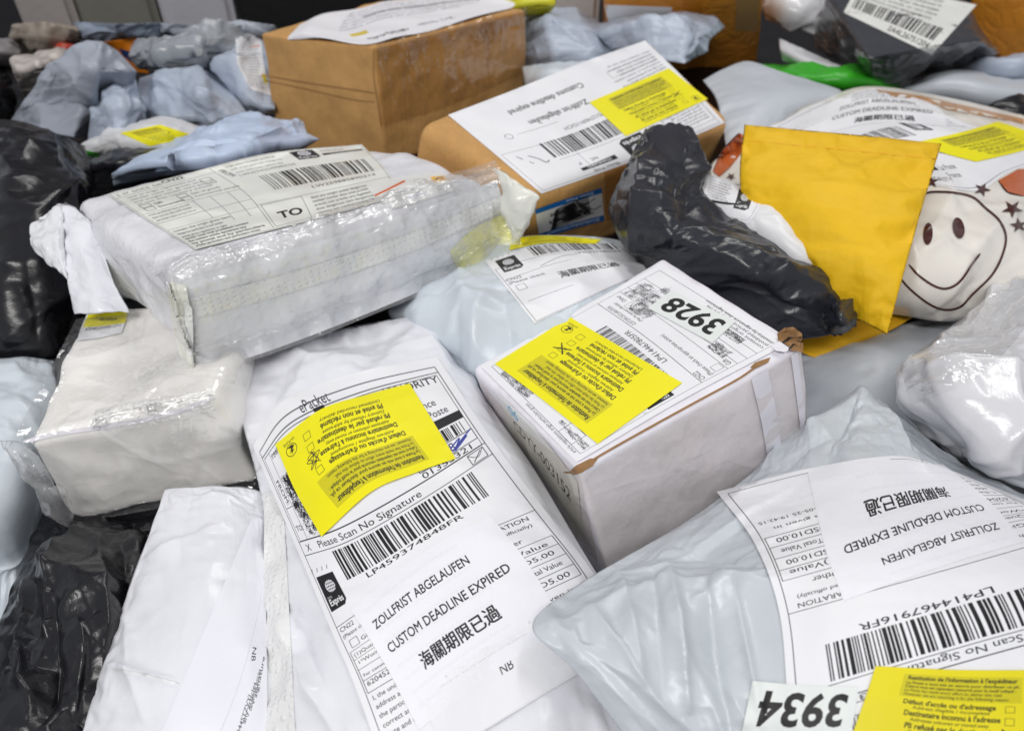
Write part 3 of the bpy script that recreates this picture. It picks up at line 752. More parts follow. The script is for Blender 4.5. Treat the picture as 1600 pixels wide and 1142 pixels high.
storage('storage_crate', sx(742, 1.58), sx(936, 1.58), 1.58, .24, (204, 200, 198), 'pale grey crate behind the crumpled grey bag at the top')

# amber box
t = thing('cardboard_box', 'amber tape wrapped carton standing at the top behind the blue grey bag', 'box', base_of((1060, 60, -.04)))
amb = hexbox('carton', [(937, -52, .16), (1196, -48, .16), (1180, -130, .16), (950, -130, .16)], .2, M['amber'], t, r=.006, dent=.002, seed=3,
             bottoms={0: (955, 118, -.04), 1: (1182, 106, -.04)})
decal('address_label', amb, [[(945, 8), (1050, 12)], [(948, 24), (1050, 24)], [(952, 40), (1048, 42)]], paper('blank_label', None), t, 12, 20)
decal('tape', amb, [[(1150, -20), (1188, -20)], [(1150, 20), (1186, 20)], [(1148, 48), (1184, 50)]], surf('grey_tape', (168, 128, 84), .3, .5, (), .05, 30), t, 12, 12)
decal('tape', amb, [[(1066, -20), (1096, -20)], [(1070, 50), (1098, 50)], [(1076, 108), (1102, 108)]], surf('amber_tape', (190, 120, 34), .12, .6, (('n', 60, .001, 1),), .05, 30), t, 20, 8)
t = thing('cardboard_box', 'amber brown carton at the top right corner beside the black parcel', 'box', base_of((1600, 60, -.04)))
hexbox('carton', [(1530, -30, .12), (1760, 40, .12), (1740, -60, .12), (1560, -90, .12)], .17, M['amber'], t, r=.006, seed=8)

# white-grey bag top between amber box and black parcel
tag(bag('poly_bag', [[(1185, -30, .08), (1240, -40, .09), (1310, -30, .08)], [(1190, 8, .06), (1240, 5, .08), (1300, 5, .07)], [(1196, 32, .04), (1245, 46, .04), (1295, 62, .03)]],
        M['silver_poly'], t=.02, res=(51, 51), seed=5, style='tent'), 'off white bag between the amber carton and the black barcoded parcel', 'bag')

# black parcel with barcode, top right
t = thing('wrapped_parcel', 'boxy black wrapped parcel with a white barcode label at the top right', 'parcel', base_of((1400, 100, -.02)))
uu = hexbox('carton', [(1352, 92, .10), (1535, 62, .10), (1500, -25, .10), (1292, -12, .10)], .075, M['darkbox'], t, r=.012, dent=.006, seed=12,
            bottoms={0: (1370, 145, .02), 1: (1572, 92, .02), 3: (1268, 72, .02)})
c = Canvas(900, 420, (226, 226, 222)); para(c, 30, 40, 800, 6, 34, 38, 4, bold=.004); c.text(30, 200, 34, 'Tel: 001', bold=.01)
c.barcode(40, 225, 780, 105, 3, 7); c.text(420, 395, 62, '2A4L26751204', bold=.008, fit=400)
decal('shipping_label', uu, [[(1345, -30), (1526, 8)], [(1318, 20), (1456, 86)]], paper('barcode_label', c.img('barcode_label')), t, 30, 40)
wrapu = film('wrap', uu, [[(1290, 10), (1360, 90), (1450, 78), (1540, 62)], [(1276, 50), (1365, 118), (1460, 102), (1555, 78)], [(1275, 78), (1372, 138), (1470, 122), (1568, 92)]], M['film'], t, 41, 81, ex=.12, amp=.003, seed=2)

# grey bags right of it
tag(bag('poly_bag', [[(1412, 138, .02), (1480, 116, .03), (1560, 118, .03), (1640, 118, .02)], [(1400, 150, .03), (1480, 140, .05), (1560, 150, .05), (1650, 150, .04)], [(1390, 165, .0), (1470, 165, .0), (1560, 185, .0), (1660, 190, .0)]],
        M['flat_grey'], t=.02, res=(61, 61), seed=21, style='flat', rel=2), 'smooth dull grey bag below the black barcoded parcel at right edge', 'bag')
tag(bag('poly_bag', [[(1505, 103, .02), (1560, 90, .04), (1640, 84, .04)], [(1500, 112, .02), (1570, 108, .05), (1650, 110, .05)], [(1500, 122, .0), (1570, 130, .0), (1650, 135, .0)]],
        M['grey_poly2'], t=.02, res=(51, 51), ex=.06, seed=22, style='tent'), 'small blue grey bag at the right edge above the dull grey bag', 'bag')
tag(bag('poly_bag', [[(1550, 168, .03), (1580, 160, .04), (1640, 158, .04)], [(1540, 178, .03), (1590, 176, .04), (1650, 180, .04)], [(1540, 190, .01), (1590, 195, .01), (1650, 200, .01)]],
        M['black_poly'], t=.01, res=(31, 31), ex=.06, seed=23, style='tent'), 'scrap of black bag at the right edge behind the smiley bag', 'bag')
# green bag and clear tube
tag(bag('poly_bag', [[(1180, 100, .01), (1250, 103, .03), (1330, 112, .03), (1410, 140, .01)], [(1190, 115, .03), (1270, 125, .05), (1340, 130, .05), (1408, 146, .02)], [(1220, 140, .0), (1280, 148, .0), (1340, 150, .0), (1400, 152, .0)]],
        M['green_poly'], t=.012, res=(61, 61), ex=.05, seed=24, style='tent'), 'bright green bag showing between the grey mailer and the black parcel', 'bag')
tag(bag('poly_bag', [[(1217, 60, .045), (1275, 86, .045), (1338, 116, .04)], [(1218, 76, .045), (1262, 98, .05), (1315, 118, .05)], [(1222, 95, .03), (1256, 108, .03), (1300, 120, .03)]],
        M['silver_poly'], t=.006, res=(41, 41), ex=.04, seed=25, style='flat'), 'narrow pale clear edged packet leaning above the green bag', 'bag')

# crumpled grey bags, top middle
tag(bag('poly_bag', [[(800, 40, .03), (850, 12, .06), (900, 12, .06), (945, 40, .03)], [(812, 62, .04), (860, 45, .075), (905, 50, .075), (958, 68, .05)], [(820, 90, .03), (870, 85, .055), (920, 85, .05), (975, 85, .04)], [(826, 118, .0), (870, 125, .02), (930, 125, .02), (985, 112, .0)]],
        M['grey_poly2'], t=.02, res=(101, 101), cells=(6, 6), seed=31, lin=True, style='crisp', rel=1.2), 'crumpled blue grey bag between the big brown carton and the amber carton', 'bag', group=None)
tag(bag('poly_bag', [[(930, 40, .06), (1000, 27, .08), (1070, 22, .08), (1134, 42, .07)], [(935, 58, .07), (1010, 50, .09), (1070, 52, .09), (1112, 60, .07)], [(955, 80, .05), (1020, 92, .07), (1070, 100, .07), (1098, 84, .05)]],
        M['grey_poly2'], t=.018, res=(81, 101), cells=(3, 9), seed=32, lin=True, style='sharp', rel=1), 'pointed blue grey bag lying across the front of the amber carton', 'bag')
tag(bag('poly_bag', [[(815, 105, .04), (870, 98, .06), (940, 95, .04)], [(820, 130, .04), (870, 128, .06), (940, 125, .04)], [(825, 160, .0), (870, 165, .0), (940, 160, .0)]],
        M['ice_poly'], t=.02, res=(51, 51), seed=33, style='taut', rel=1), 'pale smooth bag wedged behind the labelled brown carton', 'bag')
tag(bag('poly_bag', [[(740, -10, .1), (800, -8, .1), (870, -4, .1)], [(745, 8, .09), (800, 10, .1), (868, 8, .1)], [(750, 18, .07), (810, 20, .07), (862, 18, .07)]],
        surf('yellow_green_poly', (206, 202, 40), .4, .5, (('n', 60, .002, 1),), .05, 30), t=.01, res=(41, 41), ex=.05, seed=34, style='tent'), 'sliver of a yellow green bag behind the big brown carton', 'bag')

# ---- back left cluster ----------------------------------------------------------------------
tag(bag('poly_bag', [[(112, 74, .13), (135, 63, .14), (160, 65, .14), (184, 80, .12)], [(66, 120, .09), (110, 115, .105), (150, 108, .125), (214, 112, .10)], [(32, 165, .05), (80, 165, .06), (130, 160, .075), (205, 150, .06)], [(12, 195, .0), (60, 205, .04), (115, 215, .04), (170, 220, .0)]],
        M['grey_poly3'], t=.006, res=(101, 101), cells=(4, 4), seed=41, lin=True, style='sharp', rel=0.6, folds=[(135, 60, 155, 205, .012, 11), (134, 64, 58, 196, .008, 12), (186, 84, 150, 160, -.008, 10), (110, 120, 90, 200, -.006, 9), (160, 110, 205, 150, .007, 8)]), 'tall peaked blue grey bag at the far left behind the black bag', 'bag')
tag(bag('poly_bag', [[(146, 150, .07), (178, 128, .09), (213, 124, .07)], [(141, 185, .07), (182, 168, .085), (222, 172, .065)], [(136, 226, .03), (182, 222, .06), (228, 218, .03)]],
        M['grey_poly2'], t=.006, res=(61, 61), cells=(3, 6), seed=42, lin=True, style='sharp', rel=0.6, folds=[(178, 126, 186, 218, .008, 8), (160, 140, 160, 215, -.005, 7)]), 'small folded grey bag in front of the tall peaked grey bag', 'bag')
tag(bag('poly_bag', [[(218, 122, .06), (262, 108, .09), (306, 102, .09), (345, 120, .06)], [(210, 155, .06), (265, 148, .075), (322, 146, .09), (376, 162, .06)], [(222, 185, .04), (272, 182, .06), (335, 185, .055), (400, 195, .04)], [(228, 215, .0), (280, 215, .02), (345, 218, .02), (405, 215, .0)]],
        M['grey_poly2'], t=.006, res=(101, 101), cells=(4, 5), seed=43, lin=True, style='sharp', rel=0.6, folds=[(262, 104, 246, 206, .006, 7), (312, 100, 335, 206, .007, 7), (342, 118, 372, 192, -.004, 7), (285, 110, 290, 200, -.004, 7)]), 'rounded blue grey bag left of the big brown carton', 'bag')
tag(bag('poly_bag', [[(212, 62, .10), (270, 57, .12), (330, 42, .12), (396, 54, .10)], [(200, 88, .09), (252, 82, .105), (310, 78, .11), (370, 80, .09)], [(215, 108, .06), (262, 110, .08), (315, 108, .08), (352, 102, .06)]],
        polymat('silver_grey_poly', (150, 154, 160), .25, 1.3), t=.02, res=(91, 101), cells=(5, 8), seed=44, lin=True, style='crisp', rel=1.2), 'shiny crumpled silver grey bag behind the rounded grey bag', 'bag')
t = thing('poly_bag', 'blue grey bag with a printed sheet against the left side of the brown carton', 'bag', base_of((370, 110, .02)))
b = bag('bag_body', [[(342, 78, .07), (378, 52, .10), (412, 48, .08)], [(318, 105, .06), (368, 105, .09), (425, 105, .07)], [(345, 140, .04), (390, 160, .055), (430, 170, .05)], [(370, 175, .0), (400, 190, .02), (430, 200, .0)]],
        M['grey_poly2'], t, t=.006, res=(61, 61), seed=45, lin=True, style='sharp', rel=1)
c = Canvas(400, 600); para(c, 20, 40, 340, 18, 26, 30, 6); c.rect(220, 120, 150, 10, (210, 90, 40)); c.rect(330, 400, 60, 90, (230, 210, 40))
decal('address_label', b, [[(368, 58), (408, 52)], [(372, 100), (412, 100)], [(392, 140), (424, 150)]], paper('sheet_print', c.img('sheet_print')), t, 24, 24, smooth=2)
tag(bag('poly_bag', [[(118, 34, .10), (180, 38, .12), (250, 36, .10)], [(112, 52, .08), (180, 52, .10), (256, 54, .08)], [(120, 80, .02), (180, 84, .03), (250, 84, .02)]],
        polymat('steel_blue_poly', (150, 162, 180), .4, .9), t=.01, res=(57, 81), seed=55, lin=True, style='sharp', rel=1), 'steel blue bag at the back left in front of the dark olive crate', 'bag')
tag(bag('poly_bag', [[(20, 38, .10), (70, 34, .12), (122, 42, .10)], [(14, 56, .08), (70, 58, .10), (126, 60, .08)], [(10, 88, .02), (70, 90, .03), (124, 92, .02)]],
        polymat('taupe_poly', (150, 138, 126), .45, .9), t=.01, res=(57, 81), seed=56, lin=True, style='sharp', rel=1), 'dull taupe bag at the far back left in front of the taupe crate', 'bag')
tag(bag('poly_bag', [[(250, 36, .10), (310, 40, .12), (375, 32, .11), (430, 40, .10)], [(246, 50, .08), (310, 54, .10), (380, 48, .10), (440, 56, .08)], [(250, 80, .02), (310, 84, .03), (380, 84, .03), (440, 88, .02)]],
        M['grey_poly3'], t=.01, res=(57, 97), seed=57, lin=True, style='crisp', rel=1), 'creased mid grey bag at the back just left of the big brown carton', 'bag')
tag(bag('poly_bag', [[(-80, 60, .07), (-20, 58, .09), (30, 66, .07)], [(-80, 84, .07), (-20, 84, .09), (34, 92, .07)], [(-80, 112, .02), (-20, 114, .02), (30, 116, .02)]],
        polymat('warm_grey_poly', (140, 136, 138), .4, .9), t=.01, res=(57, 57), seed=58, style='tent'), 'warm grey bag cut by the left edge above the shiny whitish bag', 'bag')
t = thing('envelope', 'orange envelope standing behind the tall peaked grey bag', 'envelope', base_of((190, 75, .05)))
bag('envelope_body', [[(160, 66, .09), (190, 62, .09), (220, 56, .09)], [(170, 80, .07), (195, 82, .07), (208, 84, .07)], [(180, 100, .04), (200, 112, .04), (235, 116, .04)]], M['orange_env'], t, t=.004, res=(31, 31), seed=46, style='flat', rel=0.5)
decal('blue_corner', [o for o in t.children][0], [[(186, 76), (206, 82)], [(192, 88), (214, 104)]], surf('navy_ink', (36, 52, 100), .5, .3), t, 8, 8)
tag(bag('poly_bag', [[(15, 96, .09), (60, 82, .09), (106, 77, .09)], [(20, 112, .09), (62, 104, .10), (100, 98, .09)], [(36, 148, .03), (66, 140, .04), (94, 122, .03)]],
        surf('shiny_white_poly', (200, 190, 184), .2, .6, (('n', 50, .004, 1),), .15, 20, tint=(120, 110, 90), tscale=14), t=.01, res=(41, 51), ex=.06, seed=47, lin=True, style='tent'), 'shiny whitish bag at far left edge with an orange red tip', 'bag')
tag(bag('poly_bag', [[(70, 78, .07), (95, 72, .08), (118, 70, .08)], [(72, 84, .07), (96, 82, .08), (116, 80, .08)], [(80, 96, .05), (98, 96, .05), (112, 92, .05)]],
        surf('red_poly', (168, 52, 30), .4, .5, (('n', 60, .002, 1),), .2, 30), t=.004, res=(31, 31), ex=.04, seed=48, lin=True, style='tent'), 'scrap of red orange packaging behind the shiny whitish bag', 'packaging')
tag(bag('poly_bag', [[(-60, 100, .05), (-20, 95, .06), (16, 105, .04)], [(-60, 140, .05), (-20, 140, .06), (22, 150, .04)], [(-60, 190, .0), (-20, 190, .0), (24, 188, .0)]],
        M['black_poly'], t=.01, res=(41, 41), ex=.08, seed=49, style='tent'), 'dark bag at the far left edge', 'bag')

t = thing('poly_bag', 'white bag with a yellow sticker among the grey bags at upper left', 'bag', base_of((230, 225, .0)))
b = bag('bag_body', [[(180, 208, .05), (255, 183, .07), (335, 206, .05)], [(128, 224, .05), (225, 218, .09), (330, 218, .06)], [(118, 246, .02), (200, 244, .05), (320, 232, .03)]], M['white_poly'], t, t=.01, res=(51, 61), seed=51, style='tent', rel=0.6)
YB = yellow('yellow_far', 0)
decal('yellow_sticker', b, [[(187, 208), (250, 195)], [(234, 229), (306, 213)]], paper('yellow_far', YB, .5, bumps=()), t, 20, 24)
decal('green_strip', b, [[(128, 234), (156, 240)], [(128, 242), (152, 247)]], M['green_poly'], t, 6, 8, off=.001)
tag(bag('poly_bag', [[(135, 250, .05), (210, 232, .07), (315, 212, .06)], [(140, 270, .06), (190, 262, .08), (300, 235, .07)], [(140, 300, .0), (190, 295, .0), (270, 275, .0)]],
        M['black_poly'], t=.008, res=(51, 61), seed=52, style='soft', rel=1), 'black bag sliver between the yellow stickered white bag and the pale blue bag', 'bag')
tag(bag('poly_bag', [[(330, 205, .07), (370, 183, .08), (430, 186, .08), (474, 190, .07)], [(255, 235, .08), (330, 218, .115), (410, 212, .11), (480, 208, .08)], [(174, 272, .08), (270, 252, .12), (380, 235, .12), (500, 218, .08)], [(178, 290, .06), (270, 272, .08), (380, 252, .08), (470, 236, .06)]],
        polymat('light_blue_poly', (188, 202, 226), .34, 1.1), t=.015, res=(91, 121), cells=(6, 8), seed=53, lin=True, style='sharp', rel=0.7, folds=[(200, 262, 440, 212, .005, 7), (360, 185, 330, 255, -.003, 7), (400, 190, 450, 222, .004, 6)]), 'light blue crumpled bag lying behind the white shrink wrapped parcel', 'bag')
t = tag(bag('poly_bag', [[(-90, 186, .09), (20, 188, .10), (78, 205, .09), (132, 228, .07)], [(-90, 280, .08), (20, 285, .10), (90, 275, .09), (150, 292, .06)], [(-90, 400, .05), (10, 410, .08), (90, 400, .07), (150, 400, .05)], [(-90, 572, .0), (0, 566, .02), (70, 562, .02), (140, 550, .0)]],
        M['black_poly'], t=.03, res=(121, 121), cells=(5, 4), seed=54, style='sharp', rel=0.8, folds=[(70, 205, 140, 500, .009, 18), (0, 300, 135, 372, .007, 16), (-20, 250, 90, 240, .006, 14), (30, 350, 60, 540, -.007, 16), (80, 240, 120, 330, -.006, 10), (10, 420, 110, 410, .005, 14)]), 'large black bag at the left edge beside the shrink wrapped parcel', 'bag')

# ---- big brown carton, upper middle -----------------------------------------------------------
t = thing('cardboard_box', 'big brown carton with a bowed top under white papers at the upper middle', 'box', base_of((600, 200, -.02)))
jb = hexbox('carton', [(583, 72, .15), (822, 15, .116), (650, -12, .104), (405, 52, .137)], .145, M['kraft'], t, r=.005, dent=.004, seed=5, res=34)
film('tape', jb, [[(588, 78), (700, 48), (820, 17)], [(592, 130), (700, 100), (821, 60)], [(596, 196), (700, 165), (822, 112)]], M['tape_shiny'], t, 49, 121, off=.0012, ex=.03, amp=.002, seed=61, cells=(3, 7), k=.01)
film('tape_folds', jb, [[(590, 70), (700, 42), (822, 12)], [(590, 95), (700, 66), (822, 36)]], M['tape'], t, 21, 81, ex=.12, amp=.002, seed=6, cells=(3, 14))
c = Canvas(1000, 500, (236, 234, 238)); para(c, 300, 60, 640, 6, 34, 42, 9, (120, 120, 130)); c.rect(330, 330, 90, 40, (214, 190, 70)); c.rect(420, 150, 500, 14, (40, 40, 50)); c.speck(380, 420, 240, 40, .5, 2, 4); c.speck(640, 380, 160, 50, .35, 5, 4)
decal('paper_sheet', jb, [[(470, 40), (560, 14), (640, 0), (735, -10)], [(450, 62), (540, 46), (650, 20), (800, 4)], [(462, 64), (570, 70), (660, 52), (800, 14)]], paper('top_sheet', c.img('top_sheet')), t, 40, 60, off=.0012,
      lift=lambda u, v: .004 * np.exp(-((u - .1) / .1) ** 2) + .003 * np.sin(u * 9) ** 2)
for pts in (([(584, 76), (584, 120), (590, 160), (596, 200)], 3), ([(410, 118), (480, 130), (560, 142), (585, 146)], 3), ([(412, 126), (470, 138), (550, 156), (586, 160)], 2.5)):
    strip('crease', jb, pts[0], pts[1], M['kraft_crease'], t, off=.0004)

# ---- labelled brown carton ----------------------------------------------------------------------
t = thing('cardboard_box', 'brown carton with a large white label and a blue scribbled sticker in front', 'box', base_of((900, 350, .0)))
kb = hexbox('carton', [(836, 306, .10), (1146, 186, .078), (1014, 60, .116), (650, 190, .138)], .12, M['kraft'], t, r=.014, dent=.003, seed=6, res=34)
c = Canvas(1500, 900)
c.frame(30, 20, 1440, 400, 2); c.frame(40, 60, 330, 240, 2); para(c, 60, 100, 280, 8, 26, 26, 3)
for q in (380, 480, 1040): c.line(q, 20, q, 420, 2)
for r_ in (60, 120, 180): c.frame(300, r_, 80, 40, 2)
globe(c, 560, 10, 190, 210, 0); c.poly([(840, 70), (1120, 70), (1120, 100), (840, 115)], (30, 30, 34)); c.text(880, 104, 34, 'STANDARD', (235, 235, 235), .02, fit=190); c.text(860, 44, 36, 'Swiss Post', fit=200); c.text(950, 160, 40, 'NC'); c.text(1080, 160, 40, 'P')
c.text(860, 30, 24, 'P.P.'); c.line(420, 240, 1180, 240, 2); c.text(440, 225, 36, '0 R'); para(c, 60, 330, 300, 3, 24, 28, 7)
c.barcode(420, 270, 780, 160, 12, 6); c.text(620, 500, 42, 'LW512740911DCH', fit=340)
c.text(680, 640, 60, 'Zollfrist abgelaufen', bold=.012, fit=430); c.text(615, 765, 60, 'Customs deadline expired', bold=.012, fit=540)
c.line(950, 560, 1250, 560, 2); c.circle(1310, 560, 24, 3); c.text(1040, 600, 30, 'a'); c.path([(1240, 260), (1270, 250), (1290, 300), (1330, 350)], 7); c.path([(1380, 330), (1400, 370)], 6); c.path([(1345, 270), (1360, 295)], 6)
para(c, 40, 480, 420, 11, 26, 32, 11); 
for i in range(4): c.frame(60 + i * 90, 700, 90, 60, 2)
big = decal('shipping_label', kb, [[(1133, 192), (1040, 232), (945, 268), (846, 303)], [(1068, 122), (980, 168), (880, 210), (772, 240)], [(1008, 64), (910, 98), (800, 142), (700, 180)]], paper('carton_label', c.img('carton_label')), t, 50, 70, off=.0006)
decal('yellow_sticker', kb, [[(921, 160), (1045, 107)], [(978, 213), (1106, 155)]], paper('yellow_carton', yellow('yellow_carton', 1)), big, 30, 40, off=.0012)
c = Canvas(1000, 640, (232, 232, 234)); c.rect(0, 0, 1000, 110, (14, 106, 190)); c.rect(0, 540, 1000, 100, (14, 106, 190)); c.text(60, 80, 74, 'Zollabfertigung', (220, 230, 240), .02, fit=820); c.text(120, 612, 66, 'Swiss Post', (220, 230, 240), .02, fit=420)
c.text(220, 300, 130, 'Abgaben', (30, 30, 40), .04, fit=600); c.text(240, 440, 110, 'entrichtet', (30, 30, 40), .03, fit=560)
for i in range(12):
    y = 150 + i * 32; c.path([(150 + 20 * i, y + 60), (450, y), (820 - 10 * i, y - 30), (500, y + 40), (200, y + 70)], 18, (16, 16, 22))
c.path([(20, 300), (150, 270), (240, 350), (400, 300)], 16, (16, 16, 22)); c.path([(100, 480), (240, 420), (380, 470), (560, 400)], 16, (16, 16, 22))
decal('blue_sticker', kb, [[(944, 345), (894, 358), (843, 374)], [(940, 294), (888, 310), (836, 328)]], paper('blue_print', c.img('blue_print')), t, 30, 40, off=.0008)
decal('tape', kb, [[(944, 262), (990, 250)], [(946, 300), (992, 290)], [(948, 345), (992, 336)]], surf('brown_tape', (172, 120, 66), .25, .5, (('n', 60, .0008, 1),), .06, 30), t, 20, 16, off=.0005)

# ---- grey mailer right of it, smiley bag, yellow envelopes ---------------------------------------
tag(bag('mailer', [[(1098, 126, .06), (1130, 108, .065), (1168, 96, .065), (1205, 112, .06)], [(1120, 160, .065), (1180, 150, .075), (1240, 142, .075), (1318, 145, .06)], [(1135, 235, .05), (1170, 215, .06), (1215, 195, .06), (1250, 178, .05)]],
        M['flat_grey'], t=.006, res=(61, 61), seed=61, style='flat', rel=1), 'flat pale grey mailer lying behind the yellow envelope', 'mailer')

t = thing('poly_bag', 'cream bag printed with a large smiling face and stars at right edge', 'bag', base_of((1450, 400, -.02)))
sb = bag('bag_body', [[(1190, 195, .05), (1285, 156, .06), (1358, 135, .065), (1480, 152, .06), (1640, 190, .05)], [(1140, 235, .06), (1285, 215, .085), (1400, 205, .09), (1520, 225, .09), (1660, 260, .07)], [(1108, 272, .06), (1250, 320, .09), (1400, 320, .10), (1520, 330, .10), (1680, 360, .07)],
         [(1150, 380, .05), (1290, 420, .08), (1400, 430, .09), (1500, 430, .09), (1670, 440, .06)], [(1200, 460, .02), (1310, 488, .04), (1400, 492, .045), (1490, 502, .045), (1620, 478, .04)]],
         M['smile_poly'], t, t=.02, res=(121, 121), cells=(5, 5), seed=62, style='sharp', rel=0.4, folds=[(1400, 330, 1440, 500, .004, 14), (1480, 455, 1530, 500, .005, 9), (1440, 480, 1580, 400, -.004, 10), (1560, 330, 1600, 450, .004, 12)])
lab = Canvas(1300, 900); 
lab.frame(20, 20, 1260, 860, 3); lab.text(40, 840, 44, 'PRIORITY', fit=260); lab.rect(60, 700, 220, 60); lab.text(300, 760, 44, 'La Poste'); lab.text(300, 810, 44, 'France')
globe(lab, 560, 330, 170, 110); lab.barcode(180, 380, 300, 120, 8, 6); lab.text(380, 640, 44, 'Please Scan', rot=.3)
para(lab, 900, 100, 330, 8, 30, 36, 4)
pl = decal('shipping_label', sb, [[(1205, 200), (1290, 158), (1365, 145), (1420, 150)], [(1290, 215), (1370, 190), (1450, 190), (1530, 200)], [(1375, 245), (1450, 228), (1530, 222), (1640, 215)], [(1460, 290), (1530, 298), (1580, 268), (1680, 235)]],
            paper('smiley_label', lab.img('smiley_label')), t, 50, 60)
N2 = Canvas(900, 420, (236, 236, 240)); N2.text(130, 170, 62, 'ZOLLFRIST ABGELAUFEN', bold=.01, fit=620); N2.text(90, 270, 62, 'CUSTOM DEADLINE EXPIRED', bold=.01, fit=740); N2.text(280, 380, 70, '海關期限已過', fit=420); para(N2, 240, 30, 500, 3, 30, 36, 3)
decal('notice_label', sb, [[(1300, 158), (1360, 140), (1430, 150)], [(1285, 185), (1370, 165), (1470, 172)], [(1275, 212), (1370, 192), (1480, 198)]], paper('smiley_notice', N2.img('smiley_notice')), pl, 30, 40, off=.0010)
decal('yellow_sticker', sb, [[(1434, 222), (1505, 206), (1560, 190)], [(1470, 238), (1545, 222), (1605, 205)], [(1525, 253), (1590, 238), (1650, 220)]],
      paper('yellow_smiley', yellow('yellow_smiley', 3, 1)), pl, 30, 40, off=.0012)
K = dict(mat=M['brown_ink'], parent=t)
def ell(cx, cy, rx, ry, rot=0, n=22): return [(cx + rx * math.cos(a) * math.cos(rot) - ry * math.sin(a) * math.sin(rot), cy + rx * math.cos(a) * math.sin(rot) + ry * math.sin(a) * math.cos(rot)) for a in np.linspace(0, 2 * np.pi, n, endpoint=False)]
poly('printed_eye', sb, ell(1450, 365, 7.5, 17, .05), M['brown_ink'], t); poly('printed_eye', sb, ell(1498, 356, 9, 16.5, -.2), M['brown_ink'], t)
strip('printed_mouth', sb, [(1420, 413), (1435, 430), (1460, 447), (1480, 451), (1500, 440), (1520, 412), (1532, 396)], 3.8, **K)
strip('printed_face_outline', sb, [(1402, 428), (1420, 450), (1450, 474), (1475, 484), (1500, 480), (1520, 460), (1550, 430), (1566, 400), (1572, 370), (1562, 345), (1540, 325), (1520, 308), (1490, 301), (1455, 300), (1440, 306)], 3.6, n=90, **K)
def star(cx, cy, r, rot=0): return [(cx + (r if i % 2 == 0 else r * .38) * math.cos(rot + i * math.pi / 5), cy + (r if i % 2 == 0 else r * .38) * .8 * math.sin(rot + i * math.pi / 5)) for i in range(10)]
for cx, cy, r, a in ((1582, 326, 18, .3), (1592, 352, 15, .8), (1535, 296, 14, .1), (1455, 284, 13, .9), (1142, 276, 8, .4), (1572, 486, 10, .2)):
    poly('printed_star', sb, star(cx, cy, r, a), M['brown_ink'], t, cuts=2)
poly('printed_patch', sb, [(1560, 282), (1590, 265), (1625, 262), (1640, 300), (1598, 306), (1575, 300)], M['orange_ink'], t)
poly('printed_patch', sb, [(1114, 268), (1130, 235), (1155, 208), (1163, 212), (1158, 240), (1140, 262), (1124, 276)], M['orange_ink'], t)
poly('printed_patch', sb, [(1368, 140), (1440, 150), (1520, 168), (1600, 186), (1600, 194), (1540, 182), (1480, 172), (1440, 156), (1380, 150)], M['tan_ink'], t)
strip('printed_outline', sb, [(1114, 268), (1130, 235), (1155, 208)], 2.5, **K); strip('printed_outline', sb, [(1560, 282), (1575, 300), (1600, 306)], 2.5, **K)

env2 = bag('envelope', [[(1290, 478, .035), (1370, 470, .04), (1437, 488, .04)], [(1262, 520, .035), (1330, 520, .042), (1400, 512, .04)], [(1240, 545, .03), (1284, 559, .03), (1352, 536, .03)]],
           M['yellow_env2'], t=.003, res=(41, 41), seed=63, style='none', rel=0)
tag(env2, 'dull yellow envelope lying flat under the tip of the bright yellow one', 'envelope')
t = thing('envelope', 'bright yellow padded envelope leaning on the smiling face bag', 'envelope', base_of((1340, 450, .03)))
ev = bag('envelope_body', [[(1163, 195, .145), (1260, 204, .15), (1370, 214, .15), (1471, 225, .15)], [(1156, 285, .13), (1255, 300, .142), (1350, 312, .145), (1440, 328, .142)], [(1175, 380, .10), (1270, 395, .115), (1345, 408, .122), (1412, 428, .122)], [(1235, 452, .07), (1290, 484, .08), (1345, 502, .085), (1386, 523, .085)]],
         M['yellow_env'], t, t=.008, res=(81, 91), cells=(3, 3), seed=64, style='soft', rel=0.8)
strip('flap_fold', ev, [(1163, 219), (1260, 228), (1362, 238), (1463, 248)], 2.5, M['yellow_env2'], t, off=.00015)

# grey mailer flat right middle
tag(bag('mailer', [[(1240, 510, .02), (1340, 520, .03), (1440, 500, .03), (1570, 480, .02)], [(1245, 590, .02), (1350, 575, .035), (1440, 565, .035), (1580, 560, .02)], [(1255, 720, .0), (1330, 700, .01), (1420, 680, .01), (1540, 680, .0)]],
        M['flat_grey'], t=.01, res=(71, 71), seed=65, style='flat', rel=1.5), 'smooth grey mailer lying flat right of the white numbered box', 'mailer')

# silvery bag right
t = thing('poly_bag', 'shiny silvery white bag with a clear sealed edge at right', 'bag', base_of((1540, 650, .0)))
rb = bag('bag_body', [[(1592, 432, .07), (1640, 415, .08), (1700, 420, .07)], [(1500, 503, .07), (1590, 515, .10), (1710, 520, .09)], [(1410, 578, .06), (1520, 600, .11), (1710, 610, .10)], [(1418, 628, .06), (1530, 670, .10), (1710, 690, .09)], [(1498, 705, .04), (1590, 760, .06), (1710, 780, .05)]],
         M['silver_poly'], t, t=.02, res=(121, 121), cells=(5, 5), seed=66, style='sharp', rel=.4, folds=[(1412, 640, 1610, 556, .008, 16), (1500, 712, 1610, 640, .008, 14), (1450, 596, 1545, 745, -.007, 14), (1530, 470, 1480, 600, .006, 14), (1560, 560, 1580, 740, .007, 14)])
film('clear_edge', rb, [[(1600, 422), (1520, 485), (1460, 530), (1405, 572)], [(1610, 450), (1540, 520), (1480, 560), (1416, 600)], [(1610, 500), (1560, 560), (1500, 600), (1425, 632)]], M['film2'], t, 61, 101, ex=.03, amp=.003, seed=7, cells=(2, 4), k=.01, rel=.6)

